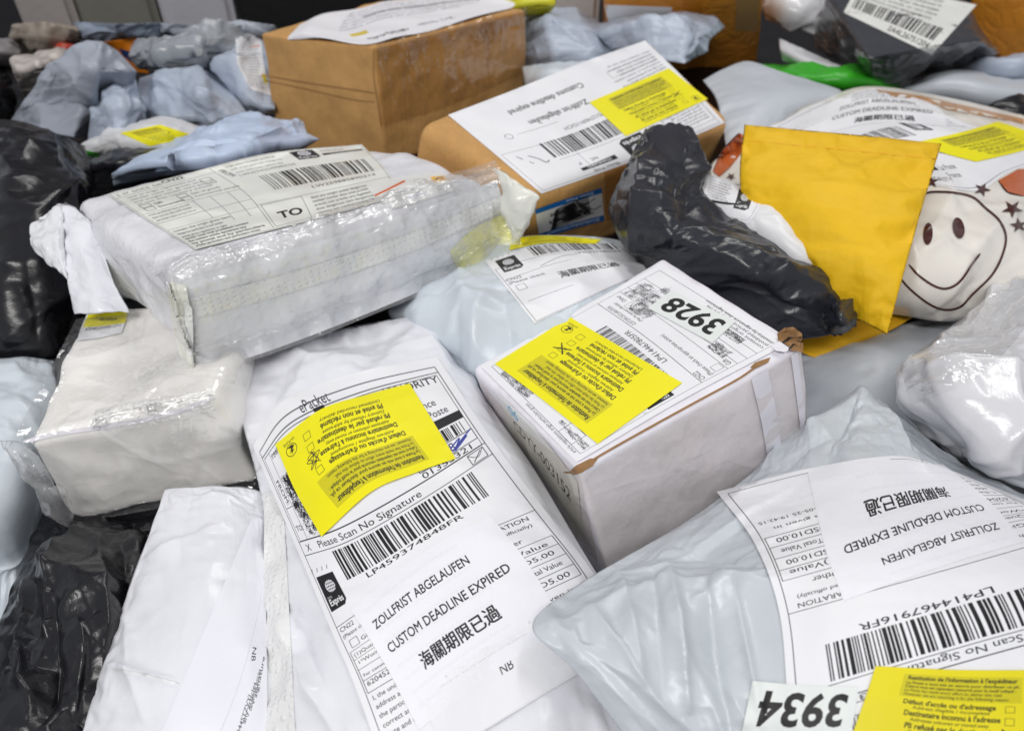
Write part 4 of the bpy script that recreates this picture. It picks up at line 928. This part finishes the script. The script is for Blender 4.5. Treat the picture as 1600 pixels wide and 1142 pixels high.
# ---- black crumpled bag round a white inner parcel ------------------------------------------------
t = thing('poly_bag', 'crumpled slate black bag torn open over a white labelled packet in the middle', 'bag', base_of((1130, 400, .04)))
inner = bag('white_packet', [[(1085, 270, .105), (1140, 286, .11), (1190, 292, .11), (1236, 312, .10)], [(1080, 320, .10), (1150, 330, .115), (1215, 345, .12), (1284, 372, .10)], [(1120, 360, .09), (1180, 375, .105), (1245, 400, .11), (1310, 440, .09)], [(1190, 400, .07), (1240, 420, .08), (1290, 450, .08), (1322, 492, .07)]],
            M['white_poly'], t, t=.012, res=(71, 71), seed=71, style='soft', rel=1)
c = Canvas(700, 500); globe(c, 400, 60, 180, 260, .0); c.poly([(40, 330), (480, 230), (480, 255), (60, 370)], (28, 28, 30)); para(c, 60, 60, 260, 7, 30, 34, 2); c.frame(20, 20, 640, 440, 3); c.text(560, 60, 60, 'C')
decal('shipping_label', inner, [[(1104, 272), (1150, 286), (1196, 296)], [(1096, 300), (1142, 316), (1186, 326)], [(1088, 322), (1130, 340), (1170, 350)]], paper('inner_label', c.img('inner_label')), t, 30, 40)
bag('bag_body', [[(1010, 202, .125), (1030, 195, .13), (1058, 193, .13), (1082, 200, .125)], [(982, 255, .115), (1020, 248, .13), (1068, 250, .13), (1106, 262, .115)], [(953, 318, .10), (1010, 310, .125), (1060, 308, .125), (1098, 300, .115)],
     [(958, 352, .09), (1020, 350, .115), (1080, 345, .12), (1140, 332, .115)], [(980, 395, .06), (1060, 384, .105), (1130, 372, .12), (1188, 352, .115)], [(1010, 440, .05), (1110, 418, .10), (1190, 400, .115), (1274, 366, .11)],
     [(1060, 480, .05), (1170, 450, .09), (1235, 440, .105), (1292, 412, .10)], [(1130, 515, .045), (1220, 490, .08), (1270, 482, .09), (1316, 466, .09)], [(1215, 535, .045), (1258, 530, .065), (1298, 522, .07), (1338, 492, .075)]],
    M['slate_poly'], t, t=.007, res=(241, 169), cells=(3, 2), seed=72, style='sharp', rel=0.9, folds=[(958, 335, 1140, 446, .008, 14), (1012, 245, 1002, 390, .008, 12), (1092, 358, 1334, 492, .009, 13), (1140, 420, 1300, 508, -.006, 12), (1058, 200, 1078, 305, -.006, 10), (1190, 378, 1246, 478, .006, 10), (1030, 210, 1010, 280, .006, 8), (1080, 300, 1060, 380, -.007, 10), (970, 300, 1060, 330, .006, 9), (1240, 390, 1300, 450, .005, 8), (1060, 440, 1230, 520, .006, 12)], rim=2, rimc=12)
bag('torn_corner', [[(1288, 478, .085), (1312, 474, .09), (1334, 482, .09)], [(1290, 500, .085), (1315, 498, .10), (1341, 494, .09)], [(1296, 524, .07), (1318, 522, .08), (1336, 510, .08)]],
    M['slate_poly'], t, t=.003, res=(51, 51), ex=.2, amp=.006, cells=(5, 5), seed=74, rim=2, style='tent')

# ---- pale blue bag with chinese label ----------------------------------------------------------------
t = thing('poly_bag', 'ice blue bag with a white express label behind the white numbered box', 'bag', base_of((820, 480, .0)))
lb = bag('bag_body', [[(745, 402, .05), (800, 372, .055), (880, 368, .055), (960, 374, .05), (1012, 392, .045)], [(672, 450, .05), (780, 440, .075), (870, 420, .08), (950, 420, .07), (1020, 425, .05)], [(606, 488, .04), (730, 510, .07), (840, 500, .08), (930, 480, .07), (1000, 470, .05)], [(676, 545, .02), (745, 590, .045), (830, 600, .05), (920, 560, .04), (980, 520, .03)], [(720, 620, .0), (765, 650, .0), (840, 650, .0), (920, 600, .0), (980, 560, .0)]],
         M['ice_poly'], t, t=.02, res=(131, 131), cells=(2, 6), seed=75, style='sharp', rel=0.5, folds=[(765, 430, 700, 568, .006, 12), (772, 450, 742, 600, .007, 13), (790, 470, 806, 580, -.005, 12), (700, 450, 636, 505, .004, 12), (740, 470, 720, 590, -.004, 8), (820, 500, 850, 600, .004, 12)])
c = Canvas(1100, 800); c.frame(20, 150, 1060, 640, 3); globe(c, 60, 40, 150, 190); c.barcode(330, -20, 640, 150, 21, 6); c.text(640, 190, 46, 'LP459374845FR', fit=330)
c.line(20, 330, 560, 270, 3); c.text(30, 350, 44, 'CN22'); c.text(30, 392, 40, '(Please check', fit=260); c.frame(60, 420, 60, 60, 3); c.line(60, 600, 400, 600, 3); c.text(360, 480, 96, '海關期限已過', fit=480)
c.path([(300, 280), (400, 240), (520, 200), (640, 190)], 4)
decal('shipping_label', lb, [[(758, 408), (830, 386), (900, 380), (990, 382)], [(790, 448), (870, 425), (940, 412), (1020, 405)], [(835, 505), (910, 470), (975, 440), (1040, 420)]], paper('express_label', c.img('express_label')), t, 50, 60)
decal('yellow_sticker', lb, [[(796, 391), (850, 380), (930, 381)], [(800, 372), (855, 368), (940, 374)]], paper('yellow_back', yellow('yellow_back', 2)), [o for o in t.children if o.name.startswith('shipping')][0], 16, 40, off=.0012)

# ---- shrink wrapped parcel -----------------------------------------------------------------------------
t = thing('wrapped_parcel', 'white shrink wrapped boxy parcel with a declaration label and netted seam at left', 'parcel', base_of((400, 500, .0)))
dtop = [(272, 432, .16), (772, 268, .136), (545, 219, .099), (96, 310, .123)]
db = hexbox('parcel_body', dtop, .07, M['wraptop'], t, r=.018, dent=.009, seed=7, res=44, bottoms={0: (303, 583, .088), 1: (806, 386, .068), 3: (140, 432, .054)})
f1 = decal('front_wrap', db, [[(268, 442), (400, 405), (600, 345), (776, 282)], [(280, 515), (410, 480), (610, 415), (792, 335)], [(302, 584), (430, 545), (610, 475), (806, 388)]], M['bubble'], t, 60, 120, off=.0008, smooth=10)
decal('netted_seam', [db, f1], [[(292, 468), (440, 430), (620, 372), (800, 300)], [(296, 500), (450, 458), (630, 398), (808, 322)]], M['net'], t, 24, 120, off=.0009, smooth=10)
poly('yellow_print', [db, f1], [(704, 392), (722, 372), (748, 352), (778, 338), (806, 328), (811, 344), (806, 366), (796, 388), (776, 396), (752, 410), (728, 424), (714, 420), (708, 406)], surf('yellowish_film', (226, 224, 140), .25, .5, (('n', 60, .001, 1.5), ('dot', 95, .0004, .5)), .05, 60, tint=(212, 212, 200), tscale=40, tamt=1.), t, off=.0006)
fw = film('clear_wrap', db, [[(250, 425), (400, 385), (600, 322), (768, 262)], [(276, 500), (420, 450), (610, 385), (800, 318)], [(304, 586), (440, 545), (620, 474), (810, 384)]], M['film2'], t, 101, 181, off=.003, ex=.05, amp=.003, seed=8, cells=(3, 7), k=.012)
film('clear_wrap_edge', db, [[(230, 410), (400, 372), (590, 308), (770, 252)], [(262, 446), (410, 398), (606, 334), (790, 284)]], M['film2'], t, 41, 161, off=.0025, ex=.09, amp=.003, seed=18, cells=(2, 22), k=.03)
decal('corner_fold', db, [[(262, 446), (274, 444), (290, 446)], [(268, 500), (284, 506), (300, 500)], [(282, 556), (292, 562), (302, 560)], [(296, 584), (301, 586), (306, 584)]], M['milky'], t, 50, 16, off=.0045, smooth=4, lift=lambda u, v: .003 * np.exp(-((u - .35) / .2) ** 2) * (1 - v))
decal('bubble_lining', db, [[(288, 470), (294, 474), (300, 482)], [(290, 520), (297, 522), (302, 520)], [(292, 552), (298, 556), (302, 552)]], M['net'], t, 30, 10, off=.006, smooth=4)
c = Canvas(1500, 900, (226, 226, 220))
c.frame(10, 10, 1480, 880, 2); c.text(30, 60, 40, '2. 07  DOCS  Gift'); c.text(330, 50, 56, 'CN22', bold=.02); c.line(10, 80, 640, 80, 3); c.line(640, 10, 640, 880, 3); c.text(660, 70, 46, 'FROM', bold=.02, rot=1.4)
para(c, 60, 120, 520, 4, 32, 40, 12)
for q in ((60, 250), (60, 300), (300, 250), (300, 300), (520, 120), (520, 165)): c.frame(q[0], q[1], 60, 44, 4)
c.text(140, 290, 36, 'Gift', bold=.02); c.text(140, 340, 36, 'Documents', bold=.02); c.text(380, 290, 34, 'Sale of goods'); c.text(380, 335, 34, 'Commercial sample')
c.line(10, 370, 640, 370, 3); c.line(10, 520, 640, 520, 3); c.line(10, 620, 640, 620, 2); c.line(340, 370, 340, 620, 3); c.line(450, 370, 450, 700, 3); c.line(560, 370, 560, 700, 3)
para(c, 30, 410, 280, 3, 36, 42, 13); para(c, 30, 660, 420, 3, 34, 40, 15, bold=.01); para(c, 30, 770, 600, 4, 32, 34, 16, (30, 30, 34), .02)
para(c, 720, 60, 360, 3, 30, 50, 17); c.text(720, 210, 40, 'LW257425490021H'); globe(c, 1100, 20, 130, 130); c.poly([(1250, 95), (1480, 80), (1480, 105), (1250, 125)], (30, 30, 34)); c.text(1290, 118, 28, 'STANDARD', (235, 235, 235), fit=150); c.text(1260, 60, 30, 'Swiss Post')
c.barcode(800, 260, 640, 210, 31, 6); c.text(1000, 540, 44, 'LW259885890214', fit=420)
c.line(640, 600, 1490, 600, 3); c.frame(660, 610, 250, 260, 3); c.text(720, 800, 110, 'TO', bold=.03); para(c, 960, 660, 460, 5, 40, 48, 18, (50, 50, 55), .006)
dl = decal('shipping_label', db, [[(168, 304), (290, 272), (420, 240), (565, 226)], [(232, 344), (350, 312), (480, 284), (600, 262)], [(306, 390), (400, 366), (510, 338), (628, 306)]], paper('wrapped_label', c.img('wrapped_label'), .35), t, 40, 80, off=.0012)
c = Canvas(700, 340, (226, 226, 224)); c.poly([(0, 120), (0, 140), (330, 60), (330, 40)], (214, 104, 52)); c.rect(560, 60, 120, 70, (246, 188, 30)); c.path([(590, 110), (620, 80), (650, 100), (660, 75)], 12, (40, 34, 20)); para(c, 60, 170, 420, 4, 26, 30, 4); c.path([(200, 280), (260, 230), (280, 290), (340, 220), (360, 280), (430, 230)], 5, (60, 70, 170))
c.frame(400, 60, 100, 60, 3, (120, 120, 120))
decal('postage_label', db, [[(572, 292), (630, 276), (690, 268)], [(590, 310), (650, 296), (704, 284)], [(614, 326), (664, 312), (716, 296)]], paper('postage_label', c.img('postage_label'), .35), t, 20, 30, off=.0015)
def flap(name, rows, mat, seed, ex=.06, amp=.004, res=(61, 51), par=None, t_=.002): return bag(name, rows, mat, par, t=t_, res=res, ex=ex, amp=amp, cells=(4, 4), seed=seed, rim=2, rimc=8, style='soft', rel=.6)
flap('end_flap', [[(84, 322, .123), (110, 322, .125), (140, 345, .121)], [(96, 370, .112), (130, 372, .115), (160, 392, .113)], [(105, 440, .098), (142, 436, .104), (182, 448, .101)], [(117, 492, .086), (155, 490, .092), (202, 488, .087)]], M['white_poly2'], 81, par=t)
flap('end_flap', [[(70, 342, .118), (85, 322, .122), (100, 318, .124)], [(46, 352, .114), (72, 362, .114), (100, 372, .114)], [(52, 380, .108), (74, 400, .105), (104, 412, .104)], [(74, 404, .102), (90, 420, .10), (106, 438, .10)]], M['bubble'], 82, ex=.1, par=t)
flap('end_flap', [[(772, 262, .14), (806, 282, .136), (843, 306, .13)], [(788, 300, .12), (812, 318, .12), (832, 336, .112)], [(796, 350, .095), (808, 352, .095), (818, 364, .09)], [(800, 388, .07), (804, 388, .07), (808, 384, .07)]], M['milky'], 83, par=t)

# ---- white parcel in clear film ----------------------------------------------------------------------------
t = thing('wrapped_parcel', 'cream white parcel tightly covered in clear film under the shrink wrapped one', 'parcel', base_of((250, 700, .0)))
eb = hexbox('parcel_body', [(36, 690, .08), (338, 619, .093), (402, 470, .08), (133, 490, .067)], .078, M['cream_board'], t, r=.008, dent=.005, seed=9, res=44, bottoms={0: (116, 812, .004), 1: (408, 760, .015)})
strip('ridge_fold', eb, [(36, 690), (100, 676), (180, 664), (260, 648), (335, 622)], 7, M['white_board'], t, off=.0012)
film('clear_wrap', eb, [[(120, 500), (220, 490), (310, 480), (400, 520)], [(75, 590), (180, 590), (290, 580), (385, 600)], [(28, 690), (140, 676), (250, 655), (345, 622)], [(70, 760), (170, 745), (280, 725), (385, 700)], [(112, 815), (210, 800), (310, 780), (410, 762)]], M['film'], t, 141, 121, off=.002, ex=.02, amp=.002, seed=10, cells=(3, 3), k=.008)
film('film_ridge', eb, [[(150, 640), (240, 625), (330, 608)], [(150, 672), (240, 662), (335, 640)]], M['film2'], t, 31, 101, off=.004, ex=.14, amp=.003, seed=11, cells=(4, 16))
bag('loose_film', [[(0, 688, .07), (30, 690, .078), (60, 712, .078)], [(30, 708, .06), (58, 730, .062), (80, 745, .06)], [(60, 738, .05), (82, 770, .045), (98, 790, .03)], [(88, 800, .02), (104, 812, .012), (118, 822, .006)]], M['film2'], t, t=.003, res=(71, 41), ex=.12, amp=.004, cells=(6, 4), seed=84)
c = Canvas(500, 300, (232, 232, 236)); c.rect(20, 0, 480, 170, YEL); c.text(200, 120, 40, 'Pli refusé', fit=200); c.text(60, 205, 40, '6204520000 CN', fit=400)
decal('yellow_sticker', eb, [[(142, 478), (170, 480), (200, 484)], [(128, 508), (160, 506), (196, 502)], [(120, 532), (155, 528), (190, 520)]], paper('yellow_left', c.img('yellow_left')), t, 20, 20, off=.0012)

# ---- left grey bag, black bag, white mailer --------------------------------------------------------------------
tag(bag('poly_bag', [[(-90, 562, .03), (0, 560, .035), (40, 557, .035), (84, 563, .03)], [(-90, 640, .02), (-10, 640, .04), (40, 650, .04), (90, 660, .02)], [(-90, 780, .005), (-10, 780, .02), (30, 780, .0), (80, 800, -.035)], [(-90, 900, -.03), (-20, 900, -.035), (20, 890, -.04), (60, 880, -.045)], [(-90, 1100, -.05), (-20, 1080, -.05), (20, 1050, -.05), (60, 1000, -.05)]],
        M['ice_poly'], t=.015, res=(121, 91), cells=(5, 3), seed=91, style='sharp', rel=1), 'pale blue grey bag at the left edge beside the cream wrapped parcel', 'bag')
tag(bag('poly_bag', [[(70, 785, .0), (130, 800, .005), (200, 812, .0), (250, 800, .0)], [(40, 870, .005), (110, 870, .025), (190, 860, .025), (260, 860, .01)], [(-5, 980, .01), (80, 990, .035), (160, 980, .035), (250, 970, .01)], [(-60, 1080, .015), (50, 1090, .045), (140, 1090, .04), (240, 1080, .01)], [(-100, 1210, .01), (40, 1210, .04), (130, 1210, .04), (240, 1200, .0)]],
        M['black_poly'], t=.02, res=(161, 141), cells=(2, 8), seed=92, style='sharp', rel=0.9, folds=[(128, 826, 84, 1010, .01, 12), (165, 840, 150, 1130, .01, 14), (62, 890, 10, 1140, .009, 13), (112, 960, 70, 1150, -.008, 10), (200, 830, 180, 980, -.006, 12), (90, 830, 120, 900, .007, 9), (40, 1020, 60, 1130, .008, 8), (130, 1000, 120, 1130, .007, 8)], rim=4, rimc=14), 'glossy crumpled black bag in the lower left corner', 'bag')
t = thing('mailer', 'white glossy mailer with a folded paper inside at the lower left', 'mailer', base_of((300, 950, .03)))
hb = bag('mailer_body', [[(258, 764, .045), (300, 760, .048), (360, 760, .05), (418, 768, .05)], [(234, 830, .045), (310, 830, .055), (370, 835, .055), (440, 850, .045)], [(190, 950, .045), (290, 950, .06), (370, 950, .06), (450, 955, .045)], [(134, 1120, .04), (270, 1115, .06), (370, 1120, .06), (470, 1120, .045)], [(100, 1230, .04), (260, 1230, .05), (370, 1230, .05), (470, 1230, .04)]],
         M['white_poly2'], t, t=.01, res=(141, 111), cells=(5, 4), seed=93, style='taut', rel=0.6, folds=[(265, 775, 400, 792, .004, 10), (232, 872, 356, 826, .004, 9), (195, 955, 236, 1140, .004, 14), (300, 780, 285, 900, -.003, 12), (172, 1046, 290, 1068, .004, 6), (225, 850, 205, 960, -.003, 8)], rim=2, rimc=12)
c = Canvas(600, 1200, (230, 231, 238)); c.text(470, 760, 52, 'NB', rot=1.65); c.line(560, 420, 300, 1180, 2, (170, 170, 178))
for i in range(4): c.text(420 + i * 34, 1180 - i * 60, 34, ['Q44STZVYJ', 'any articles', 'dangerous articles', 'signature'][i], rot=-1.25, fit=200)
decal('paper_sheet', hb, [[(392, 812), (402, 810), (413, 812)], [(330, 960), (375, 960), (416, 960)], [(250, 1150), (340, 1155), (418, 1160)]], paper('folded_paper', c.img('folded_paper'), .45), t, 60, 30, off=.0012)
strip('fold_crease', hb, [(175, 1045), (230, 1055), (278, 1068)], 4, M['white_poly'], t, off=.0008)

# ---- centre mailer with the express label -------------------------------------------------------------------------
t = thing('mailer', 'white padded mailer with the long express label in the centre foreground', 'mailer', base_of((650, 850, .03)))
ab = bag('mailer_body', [[(345, 572, .055), (450, 530, .055), (550, 510, .055), (655, 493, .055), (692, 510, .048)], [(385, 685, .055), (480, 648, .075), (590, 620, .078), (700, 590, .072), (762, 628, .05)], [(411, 800, .055), (510, 780, .08), (630, 750, .085), (755, 715, .08), (838, 738, .05)],
          [(411, 930, .055), (530, 915, .085), (670, 880, .09), (815, 830, .08), (928, 888, .05)], [(411, 1060, .055), (560, 1050, .085), (700, 1010, .09), (870, 950, .08), (1010, 1010, .05)], [(408, 1290, .05), (590, 1290, .07), (780, 1270, .075), (960, 1230, .07), (1110, 1220, .05)]],
         M['white_poly2'], t, t=.012, res=(161, 141), cells=(8, 6), seed=94, style='soft', rel=0.8, folds=[(560, 505, 515, 590, .004, 12), (640, 495, 700, 585, .004, 12), (455, 525, 430, 650, -.004, 12), (350, 575, 405, 710, .005, 12), (430, 880, 475, 1110, .005, 12), (470, 1030, 540, 1150, .005, 9), (450, 940, 520, 1080, -.004, 8), (600, 512, 600, 575, -.003, 10), (398, 700, 430, 840, .003, 8)], mask=lambda u, v: 1 - .93 * np.clip((u - .06) * 9, 0, 1) * np.clip((v - .12) * 9, 0, 1) * np.clip((1.02 - v) * 5, 0, 1),
         thick=.02)
decal('seal_strip', ab, [[(413, 770), (428, 768), (442, 766)], [(412, 960), (432, 958), (452, 956)], [(412, 1150), (436, 1150), (462, 1150)]], M['ribbed'], t, 90, 12, off=.0003)
ca = epacket('label_centre', 'LP459374848FR', 'USD5.00', seed=3)
al = decal('shipping_label', ab, [[(395, 697), (440, 628), (545, 585), (683, 558)], [(462, 853), (540, 826), (655, 762), (770, 688)], [(520, 990), (606, 930), (722, 852), (850, 795)], [(560, 1085), (668, 1020), (795, 945), (920, 885)], [(612, 1235), (735, 1155), (860, 1078), (992, 1000)]],
          paper('label_centre', ca.img('label_centre')), t, 110, 70, off=.0012, smooth=60)
decal('yellow_sticker', ab, [[(712, 716), (650, 738), (580, 768), (502, 838)], [(676, 657), (605, 682), (525, 712), (462, 768)], [(640, 599), (575, 616), (500, 640), (430, 694)]], paper('yellow_centre', yellow('yellow_centre', 1, 1)), al, 50, 70, off=.0020, smooth=60)
cn = notice('notice_centre', nb=False)
decal('notice_label', ab, [[(549, 953), (614, 896), (686, 847), (767, 806)], [(600, 1035), (665, 985), (740, 935), (825, 880)], [(655, 1140), (720, 1085), (800, 1030), (888, 985)]], paper('notice_centre', cn.img('notice_centre')), al, 60, 70, off=.0018, smooth=60)
cb = Canvas(900, 300); cb.text(470, 140, 62, 'NB'); cb.line(20, 40, 880, 40, 2, (190, 190, 196))
decal('return_label', ab, [[(648, 1082), (760, 1010), (870, 945)], [(700, 1175), (800, 1112), (912, 1042)]], paper('return_label', cb.img('return_label')), al, 40, 60, off=.0015, smooth=60)

# ---- white numbered box ---------------------------------------------------------------------------------------------
t = thing('cardboard_box', 'white box with a torn corner and the large number 3928 in the centre', 'box', base_of((1000, 700, .0)))
bb = hexbox('carton', [(905, 735, .10), (1256, 539, .135), (1036, 404, .111), (739, 575, .075)], .115, M['white_board'], t, r=.0035, dent=.0022, seed=10, res=50, bottoms={0: (958, 925, -.01), 1: (1268, 726, .02)})
cB = Canvas(1500, 1600, (232, 232, 236))
cB.frame(60, 60, 1380, 1480, 3); cB.speck(70, 90, 420, 60, .4, 31, 3); para(cB, 100, 50, 800, 1, 40, 40, 5); cB.speck(900, 60, 420, 150, .5, 33, 3); cB.line(60, 230, 400, 230, 4); cB.frame(200, 60, 200, 120, 4)
cB.barcode(230, 640, 900, 260, 41, 5.2); cB.text(420, 975, 62, 'LP414467805FR', fit=520)
globe(cB, 85, 620, 130, 200, -1.5708 * 0)
cB.line(60, 1010, 1440, 1010, 4); cB.text(80, 1052, 50, 'CN22', fit=110); cB.text(80, 1110, 42, '(Please check an appropriate action)', fit=620); cB.text(960, 1055, 44, 'CUSTOMS DECLARATION', fit=380); cB.text(960, 1105, 34, '(May be opened officially)', fit=380)
cB.frame(90, 1130, 70, 60, 3); cB.text(90, 1250, 50, 'Gift'); cB.frame(1180, 1120, 70, 60, 3); cB.text(1190, 1170, 46, 'X'); cB.text(1290, 1170, 46, 'Other')
for q in (1200, 1270, 1340, 1410): cB.line(60, q, 1440, q, 3)
cB.line(1180, 1200, 1180, 1470, 3); cB.speck(180, 1230, 200, 90, .5, 36, 3); cB.speck(960, 1110, 240, 250, .42, 37, 3); cB.speck(1180, 1200, 230, 200, .35, 38, 3); cB.speck(240, 1385, 980, 60, .5, 39, 3, ragged=False)
para(cB, 80, 1475, 900, 3, 34, 34, 44, (40, 40, 46))
bl = decal('shipping_label', bb, [[(901, 722), (826, 646), (752, 573)], [(1060, 628), (970, 550), (890, 491)], [(1232, 536), (1128, 470), (1034, 412)]], paper('label_box', cB.img('label_box')), t, 60, 60, off=.0008, smooth=30)
decal('yellow_sticker', bb, [[(934, 693), (855, 630), (773, 568)], [(1066, 598), (975, 545), (890, 495)]], paper('yellow_box', yellow('yellow_box', 1)), bl, 50, 60, off=.0013, smooth=30)
decal('number_sticker', bb, [[(1113, 536), (1012, 481)], [(1150, 502), (1050, 453)]], paper('number_box', number('number_box', '3928')), bl, 20, 40, off=.0013, smooth=30)
# left face: printed code under film
c = Canvas(900, 400, (228, 228, 226)); c.text(90, 110, 120, '06', (74, 168, 214), .01, fit=120); c.text(110, 235, 120, 'CDYY-003152', (50, 50, 54), 0, fit=680)
decal('code_label', bb, [[(779, 616), (838, 672), (902, 752)], [(798, 676), (850, 750), (912, 844)]], paper('code_label', c.img('code_label'), .3), t, 30, 50, off=.0006, smooth=30)
film('tape', bb, [[(744, 590), (820, 668), (906, 742)], [(800, 700), (862, 790), (935, 880)]], M['tape'], t, 61, 61, off=.0015, ex=.02, amp=.001, rel=.5, seed=12)
film('tape', bb, [[(905, 745), (1080, 645), (1254, 548)], [(925, 810), (1095, 720), (1260, 640)], [(945, 890), (1110, 800), (1264, 716)]], M['tape'], t, 81, 121, off=.0012, ex=.018, amp=.0012, rel=.5, seed=13, cells=(4, 6))
film('tape_band', bb, [[(1174, 592), (1188, 585), (1200, 578)], [(1190, 660), (1203, 654), (1214, 648)], [(1204, 745), (1216, 738), (1226, 732)]], surf('white_tape_band', (226, 223, 231), .3, .5, (), .02, 30), t, 31, 21, off=.0016, ex=.01, amp=.0003, seed=14, rel=0)
film('tape_band', bb, [[(1236, 556), (1246, 551)], [(1246, 630), (1256, 625)], [(1256, 712), (1264, 708)]], surf('white_tape_edge', (224, 221, 229), .3, .5, (), .02, 30), t, 31, 15, off=.0016, ex=.01, amp=.0003, seed=15, rel=0)
strip('raw_edge', bb, [(880, 738), (905, 736), (930, 716), (1000, 676), (1080, 632), (1150, 594), (1180, 574), (1200, 562)], 3.5, M['kraft_dark'], t, off=.0009, n=80)
poly('torn_board', bb, [(888, 738), (900, 727), (922, 716), (934, 716), (926, 728), (908, 739), (896, 742)], M['kraft_dark'], t, off=.0010)
poly('torn_board', bb, [(1172, 574), (1180, 566), (1192, 562), (1204, 558), (1200, 566), (1184, 574)], M['kraft_dark'], t, off=.0010)
poly('torn_board', bb, [(1214, 521), (1226, 512), (1240, 511), (1253, 521), (1254, 530), (1246, 540), (1236, 545), (1228, 538), (1216, 532)], M['kraft_dark'], t, off=.0022)
poly('torn_board', bb, [(1232, 541), (1244, 534), (1255, 536), (1255, 552), (1246, 549), (1236, 548)], M['kraft_dark'], t, off=.0032)
poly('torn_paper', bb, [(1206, 540), (1218, 533), (1228, 540), (1236, 546), (1226, 550), (1212, 548)], M['white_board'], t, off=.0035)
strip('split_board', bb, [(1219, 541), (1226, 533), (1236, 527), (1246, 524), (1253, 529)], 3.5, M['ink'], t, off=.0030, n=20)
strip('split_board', bb, [(1232, 547), (1240, 538), (1252, 534)], 2.5, M['ink'], t, off=.0040, n=20)

# ---- pale grey foreground bag -------------------------------------------------------------------------------------------
t = thing('poly_bag', 'pale blue grey bag with an upside down express label in the right foreground', 'bag', base_of((1250, 950, .03)))
cbag = bag('bag_body', [[(1205, 712, .035), (1262, 668, .05), (1325, 617, .065), (1348, 603, .075), (1372, 622, .065), (1440, 676, .055), (1484, 722, .05)],
                        [(1150, 758, .05), (1220, 735, .07), (1290, 706, .08), (1348, 682, .085), (1410, 695, .082), (1490, 735, .075), (1640, 790, .06)],
                        [(1060, 822, .05), (1160, 800, .085), (1260, 780, .10), (1360, 765, .105), (1450, 765, .10), (1560, 785, .095), (1720, 830, .08)],
                        [(905, 912, .085), (1060, 890, .09), (1200, 870, .115), (1330, 855, .125), (1460, 850, .125), (1600, 860, .12), (1780, 890, .10)],
                        [(832, 978, .108), (980, 985, .11), (1150, 970, .115), (1310, 955, .13), (1470, 950, .135), (1640, 950, .13), (1800, 970, .11)],
                        [(900, 1050, .105), (1030, 1070, .108), (1170, 1080, .11), (1310, 1070, .125), (1480, 1060, .13), (1650, 1050, .125), (1820, 1070, .10)],
                        [(1015, 1200, .09), (1110, 1210, .09), (1200, 1220, .095), (1330, 1220, .11), (1490, 1220, .115), (1660, 1200, .11), (1830, 1200, .09)]],
           M['grey_poly'], t, t=.006, res=(241, 265), ex=.045, amp=.0035, cells=(2, 3), seed=96, style='sharp', rel=0.55, folds=[(1205, 905, 1080, 962, 0.0056, 8.7), (968, 885, 1012, 1070, 0.0056, 14.9), (1056, 905, 1078, 1110, 0.0072, 11.2), (1025, 890, 1040, 1090, -0.004, 7.4), (1108, 930, 1142, 1150, -0.0072, 11.2), (1150, 925, 1196, 1130, 0.0048, 9.9), (925, 960, 1060, 1120, 0.004, 8.7), (1347, 600, 1445, 745, 0.0072, 7.4), (1347, 604, 1292, 712, -0.004, 5.6), (1347, 604, 1262, 694, 0.0048, 5.6), (1140, 772, 1000, 855, 0.004, 9.9), (1050, 850, 1195, 905, -0.004, 6.2), (1400, 640, 1430, 735, -0.004, 5.6)], mask=lambda u, v: 1 - .9 * np.clip((u - .30) * 7, 0, 1) * np.clip((v - .16) * 8, 0, 1),
           thick=.02)
cc = epacket('label_front', 'LP414467916FR', 'USD10.00', seed=8, smear=False)
cl = decal('shipping_label', cbag, [[(1800, 1130), (1600, 1190), (1430, 1235), (1250, 1285)], [(1745, 965), (1575, 1010), (1400, 1060), (1232, 1110)], [(1690, 825), (1510, 876), (1360, 918), (1218, 958)], [(1590, 775), (1450, 782), (1320, 812), (1180, 850)], [(1450, 722), (1392, 712), (1262, 732), (1120, 768)]],
            paper('label_front', cc.img('label_front')), t, 110, 80, off=.0010, smooth=24)
cn = notice('notice_front', nb=False)
decal('notice_label', cbag, [[(1600, 846), (1510, 872), (1420, 902), (1318, 938)], [(1545, 782), (1470, 795), (1385, 822), (1290, 858)], [(1475, 726), (1425, 722), (1350, 716), (1262, 738)]], paper('notice_front', cn.img('notice_front')), cl, 60, 70, off=.0016, smooth=24)
decal('number_sticker', cbag, [[(1330, 1148), (1245, 1150), (1158, 1148)], [(1342, 1072), (1260, 1070), (1176, 1063)]], paper('number_front', number('number_front', '3934')), t, 20, 40, off=.0016, smooth=20)
decal('yellow_sticker', cbag, [[(1368, 1040), (1500, 1046), (1640, 1046)], [(1352, 1090), (1490, 1106), (1640, 1112)], [(1325, 1165), (1480, 1190), (1640, 1200)]], paper('yellow_front', yellow('yellow_front', 2, 0, dull=1)), cl, 40, 60, off=.0020, smooth=20)
GROUPS = {'bag': 'plastic mailing bags in the heap', 'box': 'cartons in the heap', 'crate': 'storage crates behind the heap', 'parcel': 'film wrapped parcels in the heap',
          'mailer': 'mailers in the heap', 'envelope': 'paper envelopes in the heap'}
for o in bpy.data.objects:
    if o.parent is None and o.get('category') in GROUPS: o['group'] = GROUPS[o['category']]
for o in bpy.data.objects:
    if '_o' in o: del o['_o']
    if '_b' in o: del o['_b']
